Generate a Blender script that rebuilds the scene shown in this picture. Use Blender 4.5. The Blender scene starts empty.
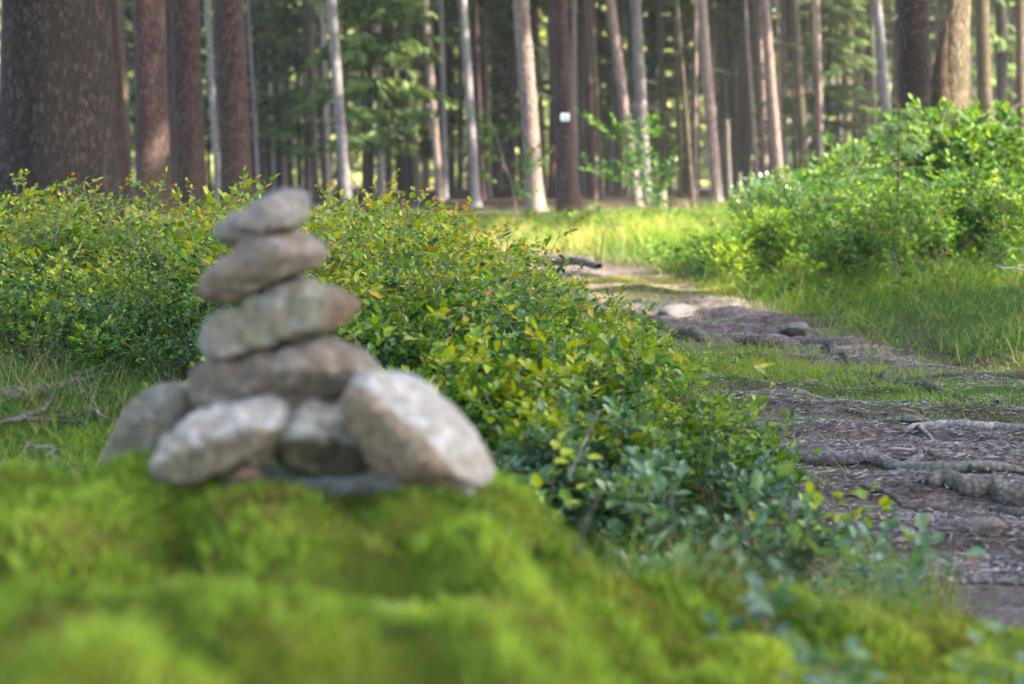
import bpy, math, random
import numpy as np
from mathutils import Vector, noise as mnoise

SC = bpy.context.scene
COL = SC.collection
PI = math.pi

# ------------------------------------------------------------------ camera
FPX = 1024 * 50 / 36.0
PITCH = math.atan(162 / FPX)
CAM_Z = 0.6
cp, sp = math.cos(PITCH), math.sin(PITCH)

def P(px, py, Y):
    """world point seen at photo pixel (px,py) at world distance Y"""
    u = (px - 512) / FPX; v = (342 - py) / FPX
    dy = cp + v * sp; dz = -sp + v * cp
    t = Y / dy
    return Vector((u * t, Y, CAM_Z + dz * t))

# ------------------------------------------------------------------ small maths
def sstep(a, b, x):
    t = np.clip((x - a) / (b - a), 0, 1)
    return t * t * (3 - 2 * t)

_T = np.random.RandomState(7).rand(256, 256)
def vnoise(x, y):
    x = np.asarray(x, float); y = np.asarray(y, float)
    xi = np.floor(x).astype(int); yi = np.floor(y).astype(int)
    fx = x - xi; fy = y - yi
    fx = fx * fx * (3 - 2 * fx); fy = fy * fy * (3 - 2 * fy)
    a = _T[xi & 255, yi & 255]; b = _T[(xi + 1) & 255, yi & 255]
    c = _T[xi & 255, (yi + 1) & 255]; d = _T[(xi + 1) & 255, (yi + 1) & 255]
    return (a * (1 - fx) + b * fx) * (1 - fy) + (c * (1 - fx) + d * fx) * fy
def fbm(x, y, o=3):
    s = 0; a = .5
    for i in range(o):
        s = s + a * vnoise(x * 2 ** i + 17.3 * i, y * 2 ** i + 9.1 * i); a *= .5
    return s / (1 - .5 ** o)

# ------------------------------------------------------------------ terrain
def path_c(y):
    return np.interp(y, [-5, 0, 3, 5, 7, 8.5, 10.4, 13, 18, 40], [1.3, 1.2, 1.08, .95, .74, .55, .2, -.5, -1.8, -6])
def path_w(y):
    return np.interp(y, [0, 3, 5, 7, 10, 14, 18], [.5, .52, .42, .34, .27, .2, .15])

def cushions(x, y, sc, seed=0):
    x = np.asarray(x, float) * sc; y = np.asarray(y, float) * sc
    xi = np.floor(x).astype(int); yi = np.floor(y).astype(int); best = np.full(np.broadcast(x, y).shape, 9.)
    for i in (-1, 0, 1):
        for j in (-1, 0, 1):
            a = (xi + i + seed) & 255; b = (yi + j) & 255
            d = (x - xi - i - _T[a, b]) ** 2 + (y - yi - j - _T[b, (a + 77) & 255]) ** 2
            best = np.minimum(best, d)
    return 1 - np.clip(best / .8, 0, 1)
def mound(x, y):
    crest = np.interp(x, [-1.6, -.9, -.45, -.32, -.15, -.02, .05, .12, .25, .45, .75, 1.0],
                      [.08, .20, .285, .306, .300, .286, .240, .190, .145, .115, .06, 0])
    prof = sstep(1.95, 1.40, y) * sstep(-.5, .35, y)
    near = 1 + .03 * sstep(1.2, .75, y)
    b = (fbm(x * 4.2 + 3, y * 5.5 + 1, 2) - .55) * .13 * sstep(.30, -.05, x) + (cushions(x + .03 * vnoise(x * 20, y * 20), y * 1.1, 8) - .62) * .085 + (cushions(x, y, 24, 9) - .6) * .010
    calm = np.exp(-(((x + .16) / .2) ** 2 + ((y - 1.36) / .13) ** 2))
    b = b * (1 - .75 * calm)
    hole = -.095 * np.exp(-(((x + .10 - .25 * (1.05 - y)) / .085) ** 2 + ((y - 1.05) / .05) ** 2) ** 2)
    hole += -.04 * np.exp(-(((x - .075) / .03) ** 2 + ((y - 1.10) / .06) ** 2))
    hole += -.022 * np.exp(-(((x + .19) / .11) ** 2 + ((y - 1.24) / .07) ** 2))
    hole += -.03 * np.exp(-(((x + .32) / .05) ** 2 + ((y - 1.12) / .03) ** 2))
    return prof * (crest * near + b + hole)

def hgt(x, y):
    x = np.asarray(x, float); y = np.asarray(y, float)
    dx = x - path_c(y)
    w = path_w(y)
    h = .13 * sstep(.0, 1.1, -dx - w)
    h = h + .27 * sstep(1.5, 4, -dx) * sstep(2.5, 8, y) * (1 - .5 * sstep(14, 26, y))
    fr = 1 - .75 * sstep(10, 19, y)
    h = h + (.14 * sstep(0, 1.0, dx - w) + .22 * sstep(1.3, 4, dx)) * fr
    h = h + .05 * sstep(12, 30, y)
    onp = np.exp(-(dx / (w + .1)) ** 4)
    h = h + (fbm(x * 1.3, y * 1.3, 3) - .5) * .07 * (1 - .6 * onp)
    h = h + (fbm(x * 5, y * 7 + 40, 3) - .5) * .05
    yy = y * 3.1 + .9 * fbm(x * 2, y * 1.5, 2) + .35 * x
    h = h + onp * sstep(1.8, 2.6, y) * sstep(11, 7, y) * (sstep(.0, .18, yy % 1) * (1 - (yy % 1)) - .4) * .055 * fbm(x * 1.7 + 8, y * 2.5, 2) * 1.6
    h = h + sstep(12, 30, np.abs(x) + 0 * y) * (fbm(x * .1, y * .1, 2) - .5) * .5
    m = mound(x, y)
    k = np.clip(m / .08, 0, 1)
    return h * (1 - .9 * k) + m

def hz(x, y):
    return float(hgt(x, y))

# ------------------------------------------------------------------ mesh builder
class MB:
    def __init__(s):
        s.V = []; s.F = []; s.T = []; s.M = []; s.n = 0
    def add(s, V, F, tint=None, mi=0):
        V = np.asarray(V, np.float32).reshape(-1, 3); F = np.asarray(F, np.int64)
        if len(V) == 0: return
        s.V.append(V); s.F.append(F + s.n)
        if tint is None: tint = np.zeros((len(V), 3), np.float32)
        tint = np.asarray(tint, np.float32)
        if tint.ndim == 1: tint = np.tile(tint, (len(V), 1))
        s.T.append(tint); s.M.append(np.full(len(F), mi)); s.n += len(V)
    def mesh(s, name, mats, smooth=True):
        me = bpy.data.meshes.new(name)
        V = np.concatenate(s.V); me.vertices.add(len(V)); me.vertices.foreach_set('co', V.ravel())
        loops = np.concatenate([f.ravel() for f in s.F])
        tot = np.concatenate([np.full(len(f), f.shape[1]) for f in s.F])
        st = np.concatenate([[0], np.cumsum(tot)[:-1]])
        me.loops.add(len(loops)); me.loops.foreach_set('vertex_index', loops.astype(np.int32))
        me.polygons.add(len(tot)); me.polygons.foreach_set('loop_start', st.astype(np.int32))
        me.polygons.foreach_set('material_index', np.concatenate(s.M).astype(np.int32))
        me.polygons.foreach_set('use_smooth', np.full(len(tot), smooth))
        a = me.attributes.new('tint', 'FLOAT_COLOR', 'POINT')
        T = np.concatenate(s.T); a.data.foreach_set('color', np.hstack([T, np.ones((len(T), 1), np.float32)]).ravel())
        for m in (mats if isinstance(mats, (list, tuple)) else [mats]): me.materials.append(m)
        me.update(calc_edges=True); me.validate()
        return me
    def obj(s, name, mats, parent=None, smooth=True):
        o = bpy.data.objects.new(name, s.mesh(name, mats, smooth)); COL.objects.link(o)
        if parent is not None: o.parent = parent
        return o

def tag(o, label=None, cat=None, group=None, kind=None):
    if label: o['label'] = label
    if cat: o['category'] = cat
    if group: o['group'] = group
    if kind: o['kind'] = kind
    return o
def empty(name, loc, rz=0):
    o = bpy.data.objects.new(name, None); COL.objects.link(o); o.location = loc
    o.rotation_euler = (0, 0, rz); o.empty_display_size = .1
    return o
def copy_tree(o, parent=None):
    c = o.copy(); COL.objects.link(c)
    if parent is not None: c.parent = parent
    for ch in list(o.children): copy_tree(ch, c)
    return c

def tube(pts, rad, n=6, wob=0, rng=None, cap=True):
    pts = np.asarray(pts, float); rad = np.asarray(rad, float); k = len(pts)
    d = np.gradient(pts, axis=0); d /= np.linalg.norm(d, axis=1)[:, None] + 1e-9
    ref = np.array([0, 0, 1.]) if abs(d[0][2]) < .8 else np.array([0, 1., 0])
    a = np.cross(d, ref); a /= np.linalg.norm(a, axis=1)[:, None] + 1e-9
    b = np.cross(d, a)
    th = np.arange(n) * 2 * PI / n
    R = rad[:, None] * (1 + (wob * (rng.rand(k, n) - .5) if wob else 0))
    V = pts[:, None, :] + R[:, :, None] * (np.cos(th)[None, :, None] * a[:, None, :] + np.sin(th)[None, :, None] * b[:, None, :])
    V = V.reshape(-1, 3)
    i = np.arange(k - 1)[:, None] * n; j = np.arange(n)[None, :]; j2 = (j + 1) % n
    F = np.stack([i + j, i + j2, i + n + j2, i + n + j], -1).reshape(-1, 4)
    return V, F

# ------------------------------------------------------------------ materials
def mat(name):
    m = bpy.data.materials.new(name); m.use_nodes = True
    nt = m.node_tree; nt.nodes.clear()
    out = nt.nodes.new('ShaderNodeOutputMaterial')
    return m, nt, out
def N(nt, t, **kw):
    n = nt.nodes.new(t)
    for k, v in kw.items():
        if k.startswith('i_'):
            n.inputs[k[2:].replace('_', ' ')].default_value = v
        else: setattr(n, k, v)
    return n
def ramp(nt, fac, stops):
    r = nt.nodes.new('ShaderNodeValToRGB')
    while len(r.color_ramp.elements) < len(stops): r.color_ramp.elements.new(.5)
    for e, (p, c) in zip(r.color_ramp.elements, stops):
        e.position = p; e.color = (*c, 1)
    nt.links.new(fac, r.inputs['Fac'])
    return r.outputs['Color']
def mix(nt, fac, a, b, mode='MIX'):
    m = nt.nodes.new('ShaderNodeMix'); m.data_type = 'RGBA'; m.blend_type = mode
    L = nt.links
    for s, v in ((m.inputs[0], fac), (m.inputs[6], a), (m.inputs[7], b)):
        if isinstance(v, (int, float)): s.default_value = v
        elif isinstance(v, tuple): s.default_value = (*v, 1)
        else: L.new(v, s)
    return m.outputs[2]
def noise_(nt, scale, detail=4, rough=.55, vec=None, dist=0):
    n = nt.nodes.new('ShaderNodeTexNoise'); n.inputs['Scale'].default_value = scale
    n.inputs['Detail'].default_value = detail; n.inputs['Roughness'].default_value = rough
    n.inputs['Distortion'].default_value = dist
    if vec is not None: nt.links.new(vec, n.inputs['Vector'])
    return n.outputs['Fac']
def ocoord(nt, scale=(1, 1, 1), which='Object', off=(0, 0, 0)):
    tc = nt.nodes.new('ShaderNodeTexCoord'); mp = nt.nodes.new('ShaderNodeMapping')
    mp.inputs['Scale'].default_value = scale; mp.inputs['Location'].default_value = off
    nt.links.new(tc.outputs[which], mp.inputs['Vector']); return mp.outputs[0]
def attr(nt):
    a = nt.nodes.new('ShaderNodeAttribute'); a.attribute_name = 'tint'
    s = nt.nodes.new('ShaderNodeSeparateColor'); nt.links.new(a.outputs['Color'], s.inputs[0])
    return s.outputs[0], s.outputs[1], s.outputs[2]
def bump(nt, h, strength, dist):
    b = nt.nodes.new('ShaderNodeBump'); b.inputs['Strength'].default_value = strength
    b.inputs['Distance'].default_value = dist; nt.links.new(h, b.inputs['Height']); return b.outputs[0]

def leaf_mat(name, stops, young=(.30, .09, .025), trans=.38, rough=.38, spec=.5, tcol=(1.25, 1.15, .55), K=.6):
    stops = [(p, tuple(v * K for v in c)) for p, c in stops]; young = tuple(v * (K + 1) / 2 for v in young)
    m, nt, out = mat(name); L = nt.links
    r, g, b = attr(nt)
    c = ramp(nt, r, stops)
    c = mix(nt, g, c, young)
    p = N(nt, 'ShaderNodeBsdfPrincipled'); p.inputs['Roughness'].default_value = rough
    p.inputs['Specular IOR Level'].default_value = spec
    L.new(c, p.inputs['Base Color'])
    t = N(nt, 'ShaderNodeBsdfTranslucent'); L.new(mix(nt, 1.0, c, tcol, 'MULTIPLY'), t.inputs['Color'])
    s = N(nt, 'ShaderNodeMixShader'); s.inputs[0].default_value = trans
    L.new(p.outputs[0], s.inputs[1]); L.new(t.outputs[0], s.inputs[2]); L.new(s.outputs[0], out.inputs[0])
    return m

M = {}
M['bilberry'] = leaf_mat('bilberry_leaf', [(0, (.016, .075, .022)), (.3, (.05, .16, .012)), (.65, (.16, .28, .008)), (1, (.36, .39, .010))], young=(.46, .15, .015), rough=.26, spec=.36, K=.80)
M['leaf'] = leaf_mat('broad_leaf', [(0, (.02, .09, .022)), (.5, (.075, .185, .018)), (1, (.20, .31, .025))], young=(.25, .25, .05), rough=.55, spec=.15, K=.62)
M['shrub'] = leaf_mat('shrub_leaf', [(0, (.018, .08, .018)), (.35, (.045, .15, .016)), (.7, (.12, .25, .014)), (1, (.28, .36, .015))], young=(.35, .33, .03), rough=.55, spec=.15, K=.72)
M['bluish'] = leaf_mat('bluish_leaf', [(0, (.04, .11, .065)), (.5, (.09, .20, .09)), (1, (.20, .30, .07))], young=(.2, .2, .04), rough=.26, spec=.55, K=.7)
M['grass'] = leaf_mat('grass_blade', [(0, (.025, .10, .02)), (.5, (.08, .21, .015)), (1, (.20, .31, .02))], young=(.42, .33, .13), trans=.42, rough=.5, spec=.18, K=.7)
M['moss'] = leaf_mat('moss_frond', [(0, (.05, .10, .016)), (.45, (.175, .275, .032)), (1, (.35, .43, .06))], young=(.17, .11, .045), trans=.4, rough=.9, spec=.03, K=1.0)
M['spruce'] = leaf_mat('spruce_needle', [(0, (.026, .044, .016)), (.5, (.055, .088, .028)), (1, (.10, .135, .04))], young=(.12, .17, .03), trans=.35, rough=.6, spec=.1, K=1.35)
M['youngspruce'] = leaf_mat('young_spruce_needle', [(0, (.03, .10, .03)), (.5, (.06, .17, .03)), (1, (.13, .25, .04))], young=(.22, .27, .04), trans=.35, rough=.45, spec=.4)
M['woods'] = leaf_mat('far_wood_leaf', [(0, (.10, .15, .03)), (.5, (.24, .29, .06)), (1, (.42, .43, .12))], young=(.35, .36, .12), trans=.45, rough=.5, K=.9)

def bark_mat(name, c0, c1, c2, flake=34, strength=.6, zs=.45):
    c0, c1, c2 = [tuple(v * .72 for v in q) for q in (c0, c1, c2)]
    """scaly bark: dark c0 in the cracks, c1 body, c2 pale flake faces"""
    m, nt, out = mat(name); L = nt.links
    v = ocoord(nt, (1, 1, zs)); v2 = ocoord(nt, (1, 1, .15))
    oi = nt.nodes.new('ShaderNodeObjectInfo')
    dn = nt.nodes.new('ShaderNodeTexNoise'); dn.inputs['Scale'].default_value = flake * .5; dn.inputs['Detail'].default_value = 4
    L.new(v, dn.inputs['Vector'])
    vm = nt.nodes.new('ShaderNodeVectorMath'); vm.operation = 'MULTIPLY_ADD'
    L.new(dn.outputs['Color'], vm.inputs[0]); k = 1.6 / flake; vm.inputs[1].default_value = (k, k, k); L.new(v, vm.inputs[2])
    vo = nt.nodes.new('ShaderNodeTexVoronoi'); vo.inputs['Scale'].default_value = flake; vo.feature = 'F1'; L.new(vm.outputs[0], vo.inputs['Vector'])
    sp = nt.nodes.new('ShaderNodeSeparateColor'); L.new(vo.outputs['Color'], sp.inputs[0])
    n1 = noise_(nt, 7, 6, .7, v); n2 = noise_(nt, 1.6, 3, .5, v2); n3 = noise_(nt, flake * 3.3, 3, .65, v)
    c = ramp(nt, sp.outputs[0], [(.0, tuple(x * .8 for x in c1)), (.55, c1), (.9, c2)])
    c = mix(nt, ramp(nt, vo.outputs['Distance'], [(.38, (0, 0, 0)), (.66, (1, 1, 1))]), c, c0)
    c = mix(nt, ramp(nt, n1, [(.42, (.75, .75, .75)), (.60, (0, 0, 0))]), c, mix(nt, .55, c, c0))
    c = mix(nt, ramp(nt, n3, [(.55, (0, 0, 0)), (.70, (.7, .7, .7))]), c, c2)
    c = mix(nt, ramp(nt, n2, [(.42, (0, 0, 0)), (.66, (.7, .7, .7))]), c, mix(nt, .5, c, tuple(x * y for x, y in zip(c2, (.8, .95, .75)))))
    bc = nt.nodes.new('ShaderNodeHueSaturation'); L.new(c, bc.inputs['Color'])
    rv = N(nt, 'ShaderNodeMapRange'); rv.inputs['To Min'].default_value = .8; rv.inputs['To Max'].default_value = 1.2
    L.new(oi.outputs['Random'], rv.inputs['Value']); L.new(rv.outputs[0], bc.inputs['Value'])
    p = N(nt, 'ShaderNodeBsdfPrincipled'); p.inputs['Roughness'].default_value = .9; p.inputs['Specular IOR Level'].default_value = .10
    L.new(bc.outputs[0], p.inputs['Base Color'])
    hh = N(nt, 'ShaderNodeMath', operation='MULTIPLY_ADD'); L.new(vo.outputs['Distance'], hh.inputs[0]); hh.inputs[1].default_value = -.8; L.new(n3, hh.inputs[2])
    L.new(bump(nt, hh.outputs[0], strength, .012), p.inputs['Normal'])
    L.new(p.outputs[0], out.inputs[0]); return m
M['bark_dark'] = bark_mat('dark_scaly_bark', (.010, .006, .0055), (.034, .0195, .018), (.10, .07, .07), 46, 1.0)
M['bark_red'] = bark_mat('reddish_bark', (.016, .008, .0075), (.062, .032, .029), (.11, .065, .06))
M['bark_grey'] = bark_mat('grey_lilac_bark', (.08, .066, .07), (.19, .16, .162), (.28, .245, .25))
M['bark_pale'] = bark_mat('pale_pinkish_bark', (.11, .072, .062), (.28, .195, .17), (.38, .29, .26))
M['bark_tan'] = bark_mat('tan_bark', (.04, .028, .018), (.105, .076, .048), (.17, .13, .085))
M['bark_shade'] = bark_mat('dark_brown_bark', (.014, .011, .010), (.032, .024, .022), (.06, .046, .042))
M['root'] = bark_mat('root_bark', (.06, .047, .044), (.15, .122, .113), (.20, .17, .16), 90, .6, 1.0)
M['deadwood'] = bark_mat('bleached_dead_wood', (.06, .046, .038), (.16, .13, .11), (.27, .235, .205), 60, .5, 1.0)
M['hollow'] = bark_mat('rotten_heartwood', (.02, .013, .009), (.06, .036, .022), (.10, .06, .035))

m, nt, out = mat('green_stem'); r, g, b = attr(nt)
p = N(nt, 'ShaderNodeBsdfPrincipled'); p.inputs['Roughness'].default_value = .55
nt.links.new(ramp(nt, r, [(0, (.10, .05, .03)), (.5, (.075, .06, .025)), (1, (.10, .15, .03))]), p.inputs['Base Color'])
nt.links.new(p.outputs[0], out.inputs[0]); M['stem'] = m

def rock_mat(name, base, warm, pale, dark, algae=0.0, off=0.0, patch=(.2, .15, .1)):
    m, nt, out = mat(name); L = nt.links
    v = ocoord(nt, (1, 1, 1), 'Object', (off, off * .7, off * 1.3))
    a = noise_(nt, 24, 6, .65, v); b2 = noise_(nt, 60, 5, .65, v, .4); c3 = noise_(nt, 110, 4, .65, v); d4 = noise_(nt, 420, 2, .5, v)
    c = mix(nt, ramp(nt, a, [(.40, (0, 0, 0)), (.64, (1, 1, 1))]), base, warm)
    c = mix(nt, ramp(nt, b2, [(.50, (0, 0, 0)), (.60, (.9, .9, .9))]), c, pale)
    c = mix(nt, ramp(nt, c3, [(.52, (0, 0, 0)), (.64, (.85, .85, .85))]), c, dark)
    c = mix(nt, ramp(nt, d4, [(.60, (0, 0, 0)), (.72, (.6, .6, .6))]), c, (.55, .53, .5))
    if algae:
        al = noise_(nt, 22, 4, .6, ocoord(nt, (1, 1, 1), 'Object', (3 + off, 1, 2)))
        c = mix(nt, ramp(nt, al, [(.42, (0, 0, 0)), (.66, (algae, algae, algae))]), c, (.12, .125, .055))
    p = N(nt, 'ShaderNodeBsdfPrincipled'); p.inputs['Roughness'].default_value = .85; p.inputs['Specular IOR Level'].default_value = .3
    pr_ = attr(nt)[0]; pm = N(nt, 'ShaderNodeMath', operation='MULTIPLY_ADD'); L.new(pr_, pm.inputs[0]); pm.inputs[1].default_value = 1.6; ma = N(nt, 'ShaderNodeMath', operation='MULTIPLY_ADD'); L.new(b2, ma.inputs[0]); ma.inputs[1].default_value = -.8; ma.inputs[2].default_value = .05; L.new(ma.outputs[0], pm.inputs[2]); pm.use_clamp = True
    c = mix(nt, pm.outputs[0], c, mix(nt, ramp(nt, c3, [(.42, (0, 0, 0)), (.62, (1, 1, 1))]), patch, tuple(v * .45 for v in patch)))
    c = mix(nt, 1.0, c, (.64, .615, .59), 'MULTIPLY'); L.new(c, p.inputs['Base Color'])
    h = N(nt, 'ShaderNodeMath', operation='ADD'); L.new(b2, h.inputs[0]); L.new(c3, h.inputs[1])
    L.new(bump(nt, h.outputs[0], .7, .006), p.inputs['Normal'])
    L.new(p.outputs[0], out.inputs[0]); return m

# ground : masks in tint = (path litter, moss, grass)
m, nt, out = mat('forest_floor'); L = nt.links
r, g, b = attr(nt)
v = ocoord(nt)
n1 = noise_(nt, 2.3, 5, .6, v); n2 = noise_(nt, 14, 5, .65, v); n3 = noise_(nt, 90, 4, .65, v); n4 = noise_(nt, 45, 4, .6, ocoord(nt, (1, 3, 1)), .8)
soil = ramp(nt, n2, [(.3, (.035, .026, .020)), (.55, (.075, .055, .042)), (.75, (.13, .095, .07))])
pth = ramp(nt, n4, [(.28, (.055, .041, .040)), (.5, (.15, .118, .112)), (.62, (.24, .195, .185)), (.8, (.37, .32, .29))])
pth = mix(nt, ramp(nt, n2, [(.35, (.75, .75, .75)), (.6, (0, 0, 0))]), pth, (.075, .055, .052))
pth = mix(nt, ramp(nt, n3, [(.45, (0, 0, 0)), (.7, (.6, .6, .6))]), pth, (.32, .28, .25))
mos = ramp(nt, n2, [(.3, (.06, .085, .012)), (.55, (.14, .19, .016)), (.8, (.22, .27, .025))])
mos = mix(nt, ramp(nt, n1, [(.5, (0, 0, 0)), (.75, (.6, .6, .6))]), mos, (.10, .075, .03))
grs = ramp(nt, n2, [(.3, (.04, .065, .018)), (.6, (.09, .13, .03)), (.8, (.17, .17, .06))])
c = mix(nt, r, soil, pth); c = mix(nt, b, c, grs); c = mix(nt, g, c, mos); c = mix(nt, 1.0, c, (.68, .66, .66), 'MULTIPLY')
p = N(nt, 'ShaderNodeBsdfPrincipled'); p.inputs['Roughness'].default_value = .95; p.inputs['Specular IOR Level'].default_value = .05
L.new(c, p.inputs['Base Color'])
h = N(nt, 'ShaderNodeMath', operation='MULTIPLY_ADD'); L.new(n3, h.inputs[0]); h.inputs[1].default_value = .35; L.new(n4, h.inputs[2])
L.new(bump(nt, h.outputs[0], .9, .018), p.inputs['Normal'])
L.new(p.outputs[0], out.inputs[0]); M['ground'] = m

m, nt, out = mat('needle_litter'); r, g, b = attr(nt)
p = N(nt, 'ShaderNodeBsdfPrincipled'); p.inputs['Roughness'].default_value = .8
nt.links.new(ramp(nt, r, [(0, (.018, .013, .012)), (.45, (.075, .055, .052)), (.8, (.17, .135, .125)), (1, (.24, .21, .20))]), p.inputs['Base Color'])
nt.links.new(p.outputs[0], out.inputs[0]); M['litter'] = m
def plain(name, col, rough=.6):
    m, nt, out = mat(name)
    p = N(nt, 'ShaderNodeBsdfPrincipled'); p.inputs['Roughness'].default_value = rough
    n = noise_(nt, 30, 4, .6, ocoord(nt))
    nt.links.new(ramp(nt, n, [(.3, tuple(x * .85 for x in col)), (.7, col)]), p.inputs['Base Color'])
    nt.links.new(p.outputs[0], out.inputs[0]); return m
M['white'] = plain('white_plate', (.8, .8, .8), .45)
M['blue'] = plain('blue_mark', (.20, .26, .38), .5)

# ------------------------------------------------------------------ ground sheet
def axis(parts):
    a = np.concatenate(parts); return np.unique(np.round(a, 5))
xs = axis([np.linspace(-1.2, 1.9, 190), np.linspace(-6, -1.2, 80), np.linspace(1.9, 7, 80), 7 + np.geomspace(.4, 420, 45), -6 - np.geomspace(.4, 420, 45)])
ys = axis([np.linspace(.3, 2.0, 120), np.linspace(2, 9, 210), np.linspace(9, 30, 90), 30 + np.geomspace(.8, 500, 40), np.linspace(-2, .3, 20), -2 - np.geomspace(.5, 300, 25)])
GX, GY = np.meshgrid(xs, ys)
GZ = hgt(GX, GY)
def masks(x, y):
    dx = x - path_c(y); w = path_w(y)
    wob = (fbm(x * 2.2, y * 1.7, 3) - .5) * .5
    pa = sstep(.16, -.1, np.abs(dx) - w - wob * .8)
    # tongue of grass lying on the middle of the path, as in the photo
    tong = np.exp(-((y - 4.2 + .8 * (x - .95)) / .42) ** 2) * sstep(.36, .54, fbm(x * 3 + 5, y * 3, 3) + .16)
    pa = pa * (1 - .85 * tong)
    mo = np.clip(mound(x, y) / .12, 0, 1) * (.25 + .75 * sstep(.05, .5, cushions(x + .03 * vnoise(x * 20, y * 20), y * 1.1, 8))) * (1 - .85 * np.exp(-(((x + .10 - .25 * (1.05 - y)) / .085) ** 2 + ((y - 1.05) / .05) ** 2) ** 2))
    mo = np.maximum(mo, sstep(-.55, -.8, x) * sstep(3.0, 2.3, y) * sstep(.35, .55, fbm(x * 3, y * 3, 3)))
    mo = np.maximum(mo, .8 * sstep(-1.5, -2.2, x) * sstep(4, 6, y) * sstep(14, 9, y))
    gr = sstep(.05, .5, np.abs(dx) - w) * sstep(26, 17, y) * sstep(-3.5, -1.0, dx)
    gr = np.maximum(gr, tong * (np.abs(dx) < w + .3))
    return pa, mo, gr
pa, mo, gr = masks(GX, GY)
mb = MB(); ny, nx = GX.shape
idx = np.arange(nx * ny).reshape(ny, nx)
Fq = np.stack([idx[:-1, :-1], idx[:-1, 1:], idx[1:, 1:], idx[1:, :-1]], -1).reshape(-1, 4)
mb.add(np.stack([GX, GY, GZ], -1).reshape(-1, 3), Fq, np.stack([pa, mo, gr], -1).reshape(-1, 3))
tag(mb.obj('ground', M['ground']), 'forest floor with bare trodden path, moss and needle litter', kind='structure')

# ------------------------------------------------------------------ leaves and blades (vectorised)
LEAF = np.array([[0, 0, 0], [0, .5, -.06], [0, 1, -.02], [-.5, .33, .10], [-.40, .70, .09], [.5, .33, .10], [.40, .70, .09]])
LEAFT = np.array([[0, 1, 3], [1, 4, 3], [1, 2, 4], [0, 5, 1], [1, 5, 6], [1, 6, 2]])
def nrm(a): return a / (np.linalg.norm(a, axis=-1, keepdims=True) + 1e-9)
def leaves(pos, d, n, size, width=.62):
    d = nrm(d); s = nrm(np.cross(d, n)); n = np.cross(s, d)
    k = len(pos); size = np.asarray(size)[:, None, None]
    T = LEAF * np.array([width, 1, 1])
    V = pos[:, None, :] + size * (T[None, :, 0:1] * s[:, None, :] + T[None, :, 1:2] * d[:, None, :] + T[None, :, 2:3] * n[:, None, :])
    F = (np.arange(k) * 7)[:, None, None] + LEAFT[None]
    return V.reshape(-1, 3), F.reshape(-1, 3)

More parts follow.
